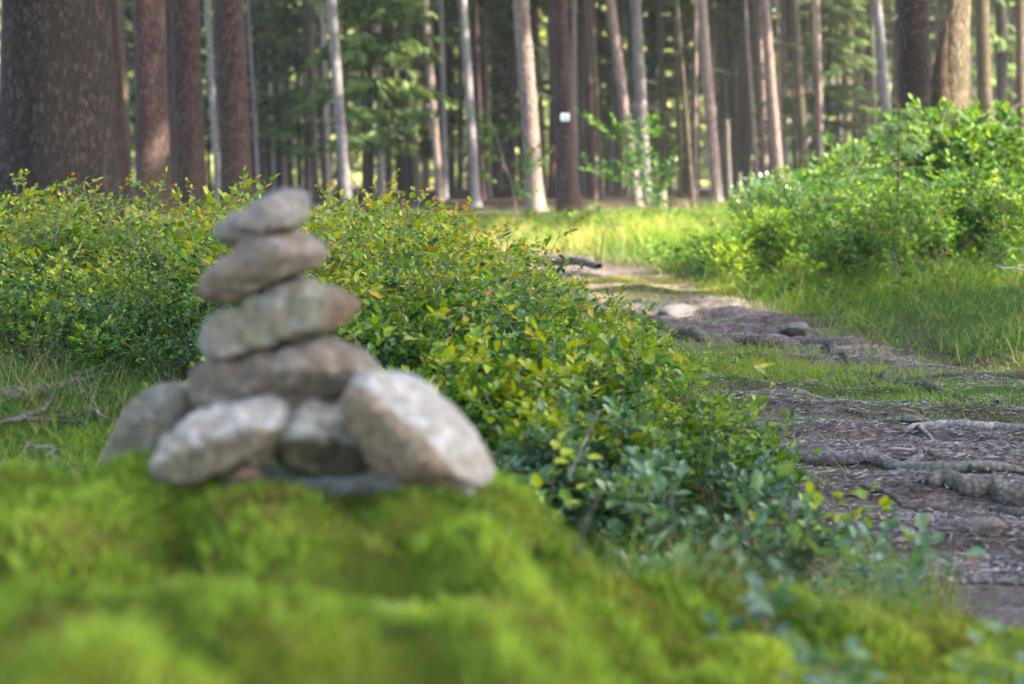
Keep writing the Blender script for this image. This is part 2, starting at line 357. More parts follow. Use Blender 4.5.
class Plant:
    """stems (tube mesh) + leaf frames of one plant standing at the origin"""
    def __init__(s, seed, H=.42, spread=.16, nstem=4, ntwig=7, twig=.14, leaf=.021, step=.017, sub=2, single=False, flat=.3):
        rng = np.random.RandomState(seed); SV = []; n0 = 0; s.SV = []; s.SF = []; n = 0
        P_, D_, N_, S_, Yg = [], [], [], [], []
        def twigline(p0, d0, ln, k=5, up=.25):
            pts = [p0]; d = d0 / np.linalg.norm(d0)
            for i in range(k):
                d = d + rng.normal(0, .13, 3) + np.array([0, 0, up / k]); d /= np.linalg.norm(d)
                pts.append(pts[-1] + d * ln / k)
            return np.array(pts)
        def addtube(pts, r0, r1, seg=3):
            nonlocal n
            V, F = tube(pts, np.linspace(r0, r1, len(pts)), seg); s.SV.append(V); s.SF.append(F + n); n += len(V)
        def addleaves(pts, start, base_young):
            seg = np.linalg.norm(np.diff(pts, axis=0), axis=1); tot = seg.sum(); cum = np.concatenate([[0], np.cumsum(seg)])
            t = start * tot; side = rng.choice([-1, 1])
            while t <= tot:
                i = min(np.searchsorted(cum, t, 'right') - 1, len(seg) - 1)
                p = pts[i] + (pts[i + 1] - pts[i]) * (t - cum[i]) / seg[i]; d = (pts[i + 1] - pts[i]) / seg[i]
                sd = np.cross(d, [0, 0, 1.]); sd /= np.linalg.norm(sd) + 1e-6
                az = rng.normal(0, .6)
                sd = sd * math.cos(az) + np.cross(d, sd) * math.sin(az)
                P_.append(p); D_.append(d * .55 + sd * side * .9 + rng.normal(0, .22, 3))
                N_.append(np.array([0, 0, 1.]) + rng.normal(0, flat, 3) + d * .1); S_.append(leaf * rng.uniform(.65, 1.2))
                Yg.append(min(1, max(0, (t / tot))) * base_young); side = -side; t += step * rng.uniform(.7, 1.3)
            d = pts[-1] - pts[-2]
            P_.append(pts[-1]); D_.append(d); N_.append(np.array([0, 0, 1.]) + rng.normal(0, flat, 3)); S_.append(leaf * rng.uniform(.7, 1.1)); Yg.append(base_young)
        for q in range(nstem):
            az = rng.uniform(0, 2 * PI); til = 0 if single else rng.uniform(.1, 1.0)
            p0 = np.array([math.cos(az), math.sin(az), 0]) * (0 if single else spread * .25 * rng.rand())
            d0 = np.array([math.cos(az) * til * spread / H * 1.6, math.sin(az) * til * spread / H * 1.6, 1.])
            h = H * (1 if single else rng.uniform(.65, 1.05))
            st = twigline(p0, d0, h, 7, .25); r0 = max(.0014, H * .0055)
            addtube(st, r0, r0 * .5, 4 if single else 3)
            for k in range(ntwig):
                t = .25 + .75 * (k + rng.rand()) / ntwig
                i = min(int(t * 7), 6); p = st[i] + (st[i + 1] - st[i]) * (t * 7 - i)
                a2 = rng.uniform(0, 2 * PI); upw = rng.uniform(.1, .9) if not single else rng.uniform(-.05, .45)
                tl = twig * rng.uniform(.6, 1.15) * (1.15 - .5 * t)
                tw = twigline(p, np.array([math.cos(a2), math.sin(a2), upw]), tl, 4, .2 if not single else .05)
                addtube(tw, r0 * .45, r0 * .25)
                addleaves(tw, .25, t)
                for u in range(sub):
                    i2 = rng.randint(1, 4); dd = tw[i2 + 1] - tw[i2]; dd /= np.linalg.norm(dd)
                    d2 = dd + np.cross(dd, [0, 0, 1.]) * rng.choice([-1, 1]) * .9 + np.array([0, 0, .25])
                    t2 = twigline(tw[i2], d2, tl * .55, 3, .25)
                    addtube(t2, r0 * .3, r0 * .2); addleaves(t2, .2, t)
        s.SV = np.concatenate(s.SV); s.SF = np.concatenate(s.SF)
        s.P = np.array(P_); s.D = np.array(D_); s.N = np.array(N_); s.S = np.array(S_); s.Y = np.array(Yg)
        s.z = s.P[:, 2] / max(s.P[:, 2].max(), 1e-6)

def rotz(V, a):
    c, sn = math.cos(a), math.sin(a)
    return np.stack([V[..., 0] * c - V[..., 1] * sn, V[..., 0] * sn + V[..., 1] * c, V[..., 2]], -1)

def put_plant(lm, sm, pl, loc, scale, rng, hue=.45, young=.2, lsc=1.0, tilt=(0, 0), mi_leaf=0, mi_stem=1, sz=None):
    a = rng.uniform(0, 2 * PI); loc = np.array(loc)
    sc = np.array([1, 1, 1.]) * scale
    if sz: sc[2] = scale * sz
    def tr(V):
        W = rotz(V, a) * sc
        W[:, 0] += tilt[0] * W[:, 2]; W[:, 1] += tilt[1] * W[:, 2]
        return W + loc
    sm.add(tr(pl.SV), pl.SF, np.array([rng.uniform(.2, .9), 0, 0]), mi_stem)
    k = len(pl.P)
    V, F = leaves(tr(pl.P), rotz(pl.D, a), rotz(pl.N, a), pl.S * scale * lsc)
    t = np.zeros((k, 3)); t[:, 0] = np.clip(hue + .55 * (pl.z - .62) + rng.normal(0, .26, k), 0, 1)  # leaves yellower towards the plant top: top light put into the hue
    t[:, 1] = np.clip((pl.Y * pl.z) ** 3 * young * 2.2 * (rng.rand(k) < .55) * rng.rand(k), 0, .85)
    lm.add(V, F, np.repeat(t, 7, axis=0), mi_leaf)

def blades(mb, x, y, z, h, w, rng, hue, dry, bend=.5, mi=0, seg=3):
    k = len(x); az = rng.uniform(0, 2 * PI, k); b = rng.uniform(.2, 1, k) * bend
    fx, fy = np.cos(az), np.sin(az); sx, sy = -fy, fx
    lx, ly = rng.normal(0, .38, k), rng.normal(0, .38, k)
    rows = []
    for i in range(seg + 1):
        t = i / seg; wd = w * (1 - t) ** .7 * .5
        off = b * h * t * t
        cz = z + h * (t - .35 * b * t * t); cx = x + fx * off + lx * h * t; cy = y + fy * off + ly * h * t
        rows.append(np.stack([cx - sx * wd, cy - sy * wd, cz], -1)); rows.append(np.stack([cx + sx * wd, cy + sy * wd, cz], -1))
    V = np.stack(rows, 1); n = 2 * (seg + 1)
    F = np.array([[2 * i, 2 * i + 1, 2 * i + 3, 2 * i + 2] for i in range(seg)])
    F = ((np.arange(k) * n)[:, None, None] + F[None]).reshape(-1, 4)
    t = np.zeros((k, 3)); t[:, 0] = np.clip(hue + rng.normal(0, .22, k), 0, 1); t[:, 1] = np.clip(np.where(rng.rand(k) < dry, rng.uniform(.4, 1, k), 0), 0, 1)
    mb.add(V.reshape(-1, 3), F, np.repeat(t, n, axis=0), mi)

# ------------------------------------------------------------------ bilberry thickets
R = np.random.RandomState(3)
protos = [Plant(100 + i, H=.42, spread=.17, nstem=4, ntwig=7, twig=.13, leaf=.0195, step=.0165, sub=1) for i in range(8)]
def thick_top(x, y):
    """height above sea of the thicket's top surface"""
    t = np.interp(x + .06 * (y - 3.2), [-3, -1.5, -.6, -.42, -.25, -.10, .03, .18, .36, .50], [.535, .545, .55, .56, .53, .47, .385, .31, .225, .125])
    f = np.interp(y, [1.9, 2.3, 2.7, 3.2, 3.7], [.12, .20, .32, .48, .60])
    f = np.where(x / y < -.2, np.interp(y, [2.9, 3.2, 3.6, 3.95], [.22, .33, .48, .60]), f)
    f = np.where(x > -.15, np.interp(y, [1.5, 1.8, 2.1, 2.5, 3.0, 3.6], [.10, .13, .18, .28, .45, .60]), f)
    return np.minimum(t, f) + (fbm(x * 2.2 + 9, y * 2.2, 2) - .5) * .10 + (fbm(x * 4.5, y * 4.5, 2) - .5) * .16 * np.clip(t / .4, .3, 1)
thk = {'left': MB(), 'mid': MB(), 'near': MB()}
pts = []
for i in range(9000):
    y = R.uniform(1.6, 5.6); x = R.uniform(-2.6, .75)
    if abs(x) > .40 * y + .25: continue
    edge = float(path_c(y) - path_w(y)) - .07 - .06 * vnoise(y * 5, 2.) if y > 2.5 else .50 - .25 * vnoise(y * 9, 6.)
    if x > edge: continue
    if y < 2.0 and x < .0: continue
    if x / y < -.235 and y < 2.95 + .35 * vnoise(x * 3, 3.): continue
    if y < 2.3 and x < -.2: continue
    g0 = hz(x, y); top = float(thick_top(x, y)); H = top - g0
    if H < .05: continue
    if vnoise(x * 6.5 + 50, y * 6.5) < .30: continue
    rad = (.056 + .04 * vnoise(x * 4, y * 4)) if H > .25 else (.075 if y > 2.35 else .08)
    if y > 4: rad = .085
    if any((x - a) ** 2 + (y - b) ** 2 < rad * rad for a, b in pts[-900:]): continue
    pts.append((x, y))
    H = max(.07, H * ((R.uniform(.6, 1.03) if x < 0 else R.uniform(.42, 1.06)) if R.rand() < .94 else R.uniform(1.03, 1.18)))
    which = 'near' if (y < 2.35 and x > -.1) else ('left' if x < -.28 - .05 * (y - 3) else 'mid')
    sc = H / .42
    pr = protos[R.randint(8)]
    xy = min(1.0, .45 + .55 * sc)
    lsc = R.uniform(.7, 1.45) * (1.2 if y < 3.1 else 1.0) * (1.25 if y < 2.4 else 1.0)
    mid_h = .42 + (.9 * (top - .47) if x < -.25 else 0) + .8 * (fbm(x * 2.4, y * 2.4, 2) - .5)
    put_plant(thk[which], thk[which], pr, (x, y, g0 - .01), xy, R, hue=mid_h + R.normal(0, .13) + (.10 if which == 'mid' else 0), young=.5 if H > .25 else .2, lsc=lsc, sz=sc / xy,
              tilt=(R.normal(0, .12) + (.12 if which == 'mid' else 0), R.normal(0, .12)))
print('bilberry plants', len(pts))
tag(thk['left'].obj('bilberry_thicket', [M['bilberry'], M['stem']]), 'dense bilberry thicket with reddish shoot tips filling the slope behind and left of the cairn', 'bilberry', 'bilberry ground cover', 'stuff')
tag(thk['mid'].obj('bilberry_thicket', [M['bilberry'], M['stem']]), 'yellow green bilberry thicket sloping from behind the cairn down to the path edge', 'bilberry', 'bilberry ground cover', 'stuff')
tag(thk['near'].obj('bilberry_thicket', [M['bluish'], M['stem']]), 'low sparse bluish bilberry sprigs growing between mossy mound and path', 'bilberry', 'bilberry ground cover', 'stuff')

def single_plant(name, label, cat, px, py_base, Y, H, mat_, seed, group=None, hue=.5, young=.2, **kw):
    q = P(px, py_base, Y); x = q.x; z = hz(x, Y)
    root = empty(name, (x, Y, z)); tag(root, label, cat, group)
    pl = Plant(seed, H=H, **kw); rng = np.random.RandomState(seed)
    a, b_ = MB(), MB(); put_plant(a, b_, pl, (0, 0, -.01), 1.0, rng, hue=hue, young=young, mi_leaf=0, mi_stem=0)
    a.obj('leaves', mat_, root); b_.obj('stem', M['stem'], root)
    return root
single_plant('bilberry_sprig', 'tall bilberry sprig with orange red tip leaves just behind the top stone', 'sprig', 262, 300, 2.9, .53, M['bilberry'], 501, hue=.6, young=1.6, spread=.10, nstem=4, ntwig=7, twig=.11, leaf=.02, step=.018, sub=1)
single_plant('bilberry_sprig', 'bright yellow green sprig standing on the mound edge right of the cairn', 'sprig', 548, 520, 1.9, .17, M['bilberry'], 502, hue=.85, young=.1, spread=.05, nstem=1, single=True, ntwig=8, twig=.07, leaf=.026, step=.022, sub=0)
single_plant('leafy_seedling', 'bluish green seedling with large pale leaves on the mound slope near the path', 'seedling', 690, 560, 1.75, .19, M['bluish'], 503, hue=.6, spread=.07, nstem=3, ntwig=5, twig=.08, leaf=.03, step=.026, sub=0)
single_plant('bilberry_sprig', 'thin arching bilberry sprig with olive leaves overhanging the edge of the path', 'sprig', 800, 545, 2.0, .20, M['bilberry'], 504, hue=.7, young=.1, spread=.11, nstem=3, ntwig=6, twig=.10, leaf=.024, step=.022, sub=0)

single_plant('leafy_seedling', 'small blurred seedling rising from moss near the lower right corner', 'seedling', 850, 640, 1.12, .075, M['bluish'], 505, hue=.6, spread=.05, nstem=3, ntwig=4, twig=.05, leaf=.02, step=.018, sub=0)
single_plant('leafy_seedling', 'low dark green seedling on the mound slope below the path', 'seedling', 765, 625, 1.25, .085, M['bluish'], 506, hue=.35, spread=.06, nstem=3, ntwig=4, twig=.05, leaf=.022, step=.02, sub=0)
single_plant('leafy_seedling', 'pale green seedling at the right frame edge of the moss', 'seedling', 985, 640, 1.2, .08, M['bluish'], 507, hue=.8, spread=.06, nstem=3, ntwig=4, twig=.05, leaf=.02, step=.02, sub=0)
single_plant('leafy_seedling', 'bluish seedling between mound crest and the nearest path corner', 'seedling', 880, 590, 1.7, .15, M['bluish'], 508, hue=.55, spread=.08, nstem=4, ntwig=5, twig=.08, leaf=.026, step=.024, sub=0)

# ------------------------------------------------------------------ moss on the mound (stuff)
mm = MB(); R = np.random.RandomState(11)
k = 110000
x = R.uniform(-.75, .85, k); y = R.uniform(.55, 1.75, k)
hole = np.exp(-(((x + .10 - .25 * (1.05 - y)) / .085) ** 2 + ((y - 1.065) / .06) ** 2) ** 2)
keep = (R.rand(k) < np.clip(mound(x, y) / .12, 0, 1) * (1 - .93 * hole)) & (np.abs(x) < .42 * y + .15)
cu = cushions(x + .03 * vnoise(x * 20, y * 20), y * 1.1, 8); keep &= R.rand(k) < np.clip(cu * 2.2 - .15, .06, 1)
x, y = x[keep], y[keep]; z = hgt(x, y) - .003
cl = fbm(x * 14, y * 14, 3); cl2 = fbm(x * 5 + 4, y * 5, 2)
blades(mm, x, y, z, (.004 + .017 * cl) * R.uniform(.7, 1.4, len(x)), R.uniform(.0025, .005, len(x)), R, -.35 - .45 * sstep(-.05, -.28, x) * sstep(1.2, .92, y) + 1.45 * cl2 + .7 * (cl - .5) + .25 * np.clip((cu[keep] - .4), -1, 1), .07 + .55 * sstep(.58, .68, fbm(x * 9 + 30, y * 9, 3)), .9, 0, 2)
k = 60000
x = R.uniform(-1.5, -.45, k); y = R.uniform(1.7, 3.1, k)
keep = (R.rand(k) < sstep(.32, .52, fbm(x * 3, y * 3, 3)) * sstep(-.5, -.75, x) * sstep(3.1, 2.4, y) + .25)
x, y = x[keep], y[keep]
blades(mm, x, y, hgt(x, y) - .003, R.uniform(.008, .03, len(x)) * (.4 + 1.2 * fbm(x * 8, y * 8, 2)), R.uniform(.002, .004, len(x)), R, .02 + .35 * fbm(x * 5, y * 5, 2), .12, .9, 0, 2)
tag(mm.obj('moss', M['moss']), 'bright green moss cushion covering the mound and ground under the cairn', 'moss', kind='stuff')

# ------------------------------------------------------------------ grass (stuff)
def grass(name, label, n, xr, yr, dens, hr, wr, seed, hue, dry, bend=.6):
    R = np.random.RandomState(seed); mb = MB()
    x = R.uniform(*xr, n); y = R.uniform(*yr, n)
    keep = (R.rand(n) < dens(x, y)) & (np.abs(x) < .40 * y + .4)
    x, y = x[keep], y[keep]; k = len(x)
    c = fbm(x * 2.5, y * 2.5, 2)
    c = np.clip((c - .5) * 1.8 + .5, 0, 1); h = R.uniform(*hr, k) * (.4 + 1.1 * c)
    blades(mb, x, y, hgt(x, y) - .004, h, R.uniform(*wr, k), R, np.clip(hue + (c - .5) * .6, 0, 1), dry, bend)
    print(name, k)
    return tag(mb.obj(name, M['grass']), label, 'grass', kind='stuff')
def d_bank(x, y):
    dx = x - path_c(y) - path_w(y); return sstep(-.12, .35, dx + (fbm(x * 3, y * 3, 2) - .5) * .5) * (dx > -.2)
grass('verge_grass', 'soft green grass on the bank right of the path', 115000, (1, 5), (2.8, 11.5), d_bank, (.03, .16), (.0018, .0038), 21, .5, .16, 1.5)
def d_back(x, y):
    dx = x - path_c(y); return sstep(.0, .3, np.abs(dx) - path_w(y)) * sstep(-1.9, -.6, dx) * sstep(22, 15, y)
grass('meadow_grass', 'taller meadow grass in the clearing before the trunks', 80000, (-3, 9), (8.5, 26), d_back, (.07, .26), (.004, .007), 22, .42, .25, 1.3)
def d_dry(x, y):
    return sstep(10.5, 12, y) * sstep(19, 15, y) * sstep(-1.4, -.6, x) * sstep(1.9, .9, x) * sstep(.3, .55, fbm(x * 1.5, y * 1.5, 2) + .1)
grass('dry_grass', 'pale straw coloured dry grass in front of the waymarked trunk', 30000, (-1.5, 2), (10, 19), d_dry, (.08, .24), (.003, .005), 26, .7, .85, 1.3)
def d_path(x, y):
    dx = np.abs(x - path_c(y)); t = np.exp(-((y - 4.2 + .8 * (x - .95)) / .46) ** 2)
    return np.clip(t * 1.2, 0, 1) * sstep(.36, .52, fbm(x * 3 + 5, y * 3, 3) + .16) * (dx < .8) + .10 * sstep(.55, .7, fbm(x * 4, y * 4, 3)) * (dx < .6)
grass('path_grass', 'short worn grass tufts growing in the trodden path', 120000, (.2, 1.9), (2.2, 7.5), d_path, (.015, .06), (.0016, .003), 23, .75, .16, 1.1)
def d_straw(x, y):  # pale straw laid over the sun patch, its colour makes the sunlight look stronger
    dx = np.abs(x - path_c(y)); return np.exp(-((y - 7.95) / .7) ** 4) * (dx < .55) * sstep(.30, .50, fbm(x * 3 + 1, y * 2, 2) + .1)
grass('straw_grass', 'pale dry straw added to brighten the sunlit patch of the far path', 90000, (.05, 1.35), (6.9, 9.2), d_straw, (.008, .03), (.004, .007), 27, .95, .9, 1.6)
def d_left(x, y):
    return sstep(-.55, -.75, x) * sstep(.35, .6, fbm(x * 3 + 2, y * 3, 2) + .12) * sstep(3.4, 2.8, y)
grass('fine_grass', 'fine wispy grass in moss left of the cairn', 16000, (-1.7, -.5), (1.8, 3.4), d_left, (.04, .16), (.001, .0018), 24, .2, .30, 1.4)
def d_slope(x, y):
    return sstep(.02, .2, x) * (x < path_c(y) - path_w(y) + .05) * sstep(2.9, 2.4, y) * sstep(.35, .6, fbm(x * 6, y * 6, 2)) * .7
grass('slope_grass', 'thin dark grass between mossy mound and path', 24000, (0, 1.1), (1.35, 2.9), d_slope, (.02, .10), (.001, .0022), 25, .4, .30, 1.4)

# ------------------------------------------------------------------ weeds among the grass, dead leaves on the moss (stuff)
R = np.random.RandomState(91); wd_ = MB(); wp = [Plant(900 + i, H=.17, spread=.09, nstem=3, ntwig=4, twig=.07, leaf=.034, step=.03, sub=0) for i in range(4)]
for i in range(900):
    y = R.uniform(3.4, 15); x = R.uniform(-.6, 5.2)
    dx = abs(x - float(path_c(y))) - float(path_w(y))
    if dx < .12 or x > .40 * y or vnoise(x * 1.1 + 7, y * .9) < .42: continue
    put_plant(wd_, wd_, wp[R.randint(4)], (x, y, hz(x, y) - .01), R.uniform(.5, 1.5), R, hue=R.uniform(.2, .75), young=.15)
tag(wd_.obj('bank_weeds', [M['leaf'], M['stem']]), 'small broad leaved weeds scattered through the grass beside the path', 'weeds', kind='stuff')
R = np.random.RandomState(92); dl = MB(); n = 110
x = R.uniform(-.6, .6, n); y = R.uniform(.7, 1.6, n); x = np.where(R.rand(n) < .75, R.uniform(.5, 1.6, n), x); y = np.where(x > .45, R.uniform(1.9, 4.5, n), y)
V, F = leaves(np.stack([x, y, hgt(x, y) + .012], -1), np.stack([R.normal(0, 1, n), R.normal(0, 1, n), R.normal(0, .2, n)], -1), np.stack([R.normal(0, .4, n), R.normal(0, .4, n), np.ones(n)], -1), R.uniform(.012, .03, n), .6)
dl.add(V, F, np.repeat(np.stack([R.uniform(.1, .7, n), 0 * x, 0 * x], -1), 7, axis=0))
tag(dl.obj('dead_leaves', plain('dead_leaf', (.12, .055, .025), .8)), 'brown dead leaves scattered on moss and path', 'dead leaves', kind='stuff')

# ------------------------------------------------------------------ path litter (stuff)
R = np.random.RandomState(31); lm = MB(); n = 70000
y = 2.1 + 7 * R.rand(n) ** 1.7; x = path_c(y) + R.normal(0, .42, n) * 1.1
keep = R.rand(n) < np.clip(masks(x, y)[0] + .05, 0, 1); x, y = x[keep], y[keep]; k = len(x)
az = R.normal(0, .9, k); big = R.rand(k) < .02; ln = R.uniform(.004, .014, k) * np.where(big, 2.5, 1); wd = R.uniform(.0006, .002, k) * np.where(big, 1.5, 1)
d = np.stack([np.cos(az), np.sin(az), R.normal(0, .12, k)], -1); sd = np.stack([-np.sin(az), np.cos(az), 0 * az], -1)
c = np.stack([x, y, hgt(x, y) + R.uniform(.001, .006, k)], -1)
V = np.stack([c - d * ln[:, None] - sd * wd[:, None], c + d * ln[:, None] - sd * wd[:, None], c + d * ln[:, None] + sd * wd[:, None], c - d * ln[:, None] + sd * wd[:, None], c + np.array([0, 0, .002])], 1)
F = np.array([[0, 1, 4], [1, 2, 4], [2, 3, 4], [3, 0, 4]])
F = ((np.arange(k) * 5)[:, None, None] + F[None]).reshape(-1, 3)
lm.add(V.reshape(-1, 3), F, np.repeat(np.stack([R.rand(k), 0 * az, 0 * az], -1), 5, axis=0))
tag(lm.obj('needle_litter', M['litter'], smooth=False), 'dry needles, bark chips and twigs strewn over the path', 'litter', kind='stuff')

# ------------------------------------------------------------------ stones
def ico(sub):
    import bmesh
    bm = bmesh.new(); bmesh.ops.create_icosphere(bm, subdivisions=sub, radius=1)
    V = np.array([v.co[:] for v in bm.verts]); F = np.array([[v.index for v in f.verts] for f in bm.faces]); bm.free()
    return V, F
ICO5 = ico(5); ICO3 = ico(3)
def stone_outline(name, label, group, out, Y, D, matl, seed, planes=(), tilt=0.0, rough=.007, patch=None):
    W = [P(a, b, Y) for a, b in out]
    c = sum(W, Vector()) / len(W)
    ang = np.array([math.atan2(w.z - c.z, w.x - c.x) for w in W]); rad = np.array([math.hypot(w.z - c.z, w.x - c.x) for w in W])
    o = np.argsort(ang); ang, rad = ang[o], rad[o]
    A = np.concatenate([ang - 2 * PI, ang, ang + 2 * PI]); Rr = np.concatenate([rad] * 3)
    V, F = ICO5; V = V.copy()
    th = np.arctan2(V[:, 2], V[:, 0]); mm_ = np.hypot(V[:, 0], V[:, 2])
    rr = (np.interp(th, A, Rr) + np.interp(th - .05, A, Rr) + np.interp(th + .05, A, Rr)) / 3
    m2 = mm_ ** .6
    Q = np.stack([np.cos(th) * rr * m2, np.sign(V[:, 1]) * np.abs(V[:, 1]) ** .8 * D, np.sin(th) * rr * m2], -1)
    rng = np.random.RandomState(seed)
    pl = list(planes)
    for i in range(6):
        nn = rng.normal(0, .55, 3); nn[1] = -1 if i < 4 else 1; nn /= np.linalg.norm(nn)
        pl.append((nn, .80 if abs(nn[1]) > .6 else .90))
    for nn, f in pl:
        nn = np.array(nn, float); nn /= np.linalg.norm(nn)
        dd = Q @ nn; lim = dd.max() * f
        over = np.clip(dd - lim, 0, None); Q = Q - nn[None] * over[:, None] * .9
    off = Vector((seed * 3.7, seed * 1.3, 0))
    dis = np.array([mnoise.fractal(Vector(q) * 22 + off, 1.0, 2.0, 4) * rough * 1.5 + mnoise.fractal(Vector(q) * 110 + off, 1.0, 2.0, 3) * rough * .3 for q in Q])
    Q = Q + nrm(Q) * dis[:, None]
    Q[:, 1] += tilt * Q[:, 2]
    t3 = np.zeros((len(Q), 3))
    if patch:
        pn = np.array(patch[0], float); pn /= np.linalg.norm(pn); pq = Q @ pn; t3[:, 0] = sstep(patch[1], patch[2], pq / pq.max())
    mb = MB(); mb.add(Q, F, t3); ob = mb.obj(name, matl); ob.location = c
    return tag(ob, label, 'stone', group)
G = 'stones stacked in the cairn'
rA = rock_mat('grey_rock', (.19, .175, .17), (.23, .19, .155), (.33, .315, .31), (.10, .09, .085), 0, 0)
rB = rock_mat('brown_rock', (.17, .135, .11), (.22, .155, .105), (.29, .25, .22), (.10, .08, .065), 0, 2)
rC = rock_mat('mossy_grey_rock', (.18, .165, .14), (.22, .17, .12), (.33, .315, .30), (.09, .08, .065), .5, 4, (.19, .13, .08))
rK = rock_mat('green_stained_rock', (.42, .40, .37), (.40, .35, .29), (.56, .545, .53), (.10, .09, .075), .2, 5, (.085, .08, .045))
rD = rock_mat('dull_brown_rock', (.13, .105, .085), (.17, .12, .085), (.27, .23, .20), (.08, .065, .055), .15, 6)
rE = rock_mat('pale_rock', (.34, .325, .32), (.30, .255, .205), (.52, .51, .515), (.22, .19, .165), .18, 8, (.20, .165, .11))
rF = rock_mat('dark_grey_rock', (.14, .125, .105), (.20, .16, .12), (.27, .25, .22), (.06, .055, .045), .5, 10)
rG = rock_mat('slate_rock', (.15, .145, .15), (.19, .165, .155), (.30, .29, .30), (.07, .065, .065), .3, 12)
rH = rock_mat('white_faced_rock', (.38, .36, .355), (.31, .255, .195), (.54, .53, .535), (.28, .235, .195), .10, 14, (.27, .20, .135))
stone_outline('cairn_stone', 'small grey knobbly stone balanced slanting on the very top of the cairn', G,
    [(221, 241), (219, 228), (228, 216), (246, 208), (262, 203), (272, 194), (285, 189), (300, 192), (310, 203), (309, 215), (300, 225), (285, 230), (272, 232), (262, 238), (245, 244), (230, 249)], 1.36, .033, rA, 1)
stone_outline('cairn_stone', 'tan elongated stone tilted up to the right, second from the top of the cairn', G,
    [(200, 289), (203, 276), (215, 266), (235, 255), (258, 245), (278, 232), (300, 232), (322, 242), (328, 254), (322, 265), (308, 270), (290, 274), (270, 284), (250, 295), (230, 302), (212, 301)], 1.36, .042, rB, 2, [((.25, -.25, .95), .72)])
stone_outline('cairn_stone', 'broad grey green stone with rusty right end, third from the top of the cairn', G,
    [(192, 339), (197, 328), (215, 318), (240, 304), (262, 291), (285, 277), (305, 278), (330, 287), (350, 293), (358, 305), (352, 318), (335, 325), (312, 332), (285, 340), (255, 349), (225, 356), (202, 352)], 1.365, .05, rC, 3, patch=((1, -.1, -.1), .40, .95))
stone_outline('cairn_stone', 'wide flat brown stone bridging the lower stones of the cairn', G,
    [(184, 387), (188, 368), (205, 360), (240, 357), (280, 346), (310, 338), (340, 341), (362, 350), (374, 365), (369, 385), (355, 398), (330, 402), (290, 399), (255, 401), (225, 406), (200, 405)], 1.37, .06, rD, 4)
stone_outline('cairn_stone', 'dark greyish stone leaning inward at the left foot of the cairn', G,
    [(103, 470), (104, 455), (118, 430), (132, 405), (145, 385), (160, 379), (178, 384), (194, 392), (199, 405), (195, 425), (180, 445), (168, 472), (150, 478), (125, 477)], 1.41, .045, rF, 5)
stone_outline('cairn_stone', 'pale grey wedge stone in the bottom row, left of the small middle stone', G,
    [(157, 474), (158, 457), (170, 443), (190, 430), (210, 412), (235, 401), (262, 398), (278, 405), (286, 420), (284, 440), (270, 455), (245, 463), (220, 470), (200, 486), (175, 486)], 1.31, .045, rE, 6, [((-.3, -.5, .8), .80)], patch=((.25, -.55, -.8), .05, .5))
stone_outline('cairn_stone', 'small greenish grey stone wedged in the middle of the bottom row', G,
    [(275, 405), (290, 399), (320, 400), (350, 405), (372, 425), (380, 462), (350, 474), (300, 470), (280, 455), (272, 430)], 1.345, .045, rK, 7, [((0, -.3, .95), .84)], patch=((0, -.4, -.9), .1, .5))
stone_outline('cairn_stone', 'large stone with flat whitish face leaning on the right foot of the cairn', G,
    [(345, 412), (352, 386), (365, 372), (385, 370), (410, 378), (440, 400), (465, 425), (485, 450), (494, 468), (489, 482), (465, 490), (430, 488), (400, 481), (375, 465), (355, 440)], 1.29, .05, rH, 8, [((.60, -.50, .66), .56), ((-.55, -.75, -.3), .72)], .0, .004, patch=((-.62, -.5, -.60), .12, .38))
stone_outline('cairn_stone', 'thin bluish slate slab lying on the moss under the cairn', G,
    [(178, 497), (190, 482), (230, 468), (290, 459), (340, 461), (400, 470), (470, 480), (484, 494), (446, 512), (340, 518), (240, 518), (190, 510)], 1.375, .075, rG, 9, [((0, 0, 1), .6)])

# ------------------------------------------------------------------ roots, stones and sticks on the ground
def ground_line(pix, lift=0.0, n=24, seed=0, wig=.012):
    """polyline over the ground through photo pixels"""
    W = []
    for a, b in pix:
        Y = 3.0
        for i in range(40):
            q = P(a, b, Y); Y += (q.z - hz(q.x, Y)) * 2.0 * (1 if Y < 8 else 2); Y = max(1.2, min(Y, 20))
        q = P(a, b, Y); W.append((q.x, Y))
    W = np.array(W); t = np.linspace(0, len(W) - 1, n); rng = np.random.RandomState(seed)
    x = np.interp(t, np.arange(len(W)), W[:, 0]) + rng.normal(0, wig, n); y = np.interp(t, np.arange(len(W)), W[:, 1]) + rng.normal(0, wig, n)
    ker = np.array([.25, .5, .25])
    for q in range(2):
        x[1:-1] = np.convolve(x, ker, 'valid'); y[1:-1] = np.convolve(y, ker, 'valid')
    return np.stack([x, y, hgt(x, y) + lift], -1)
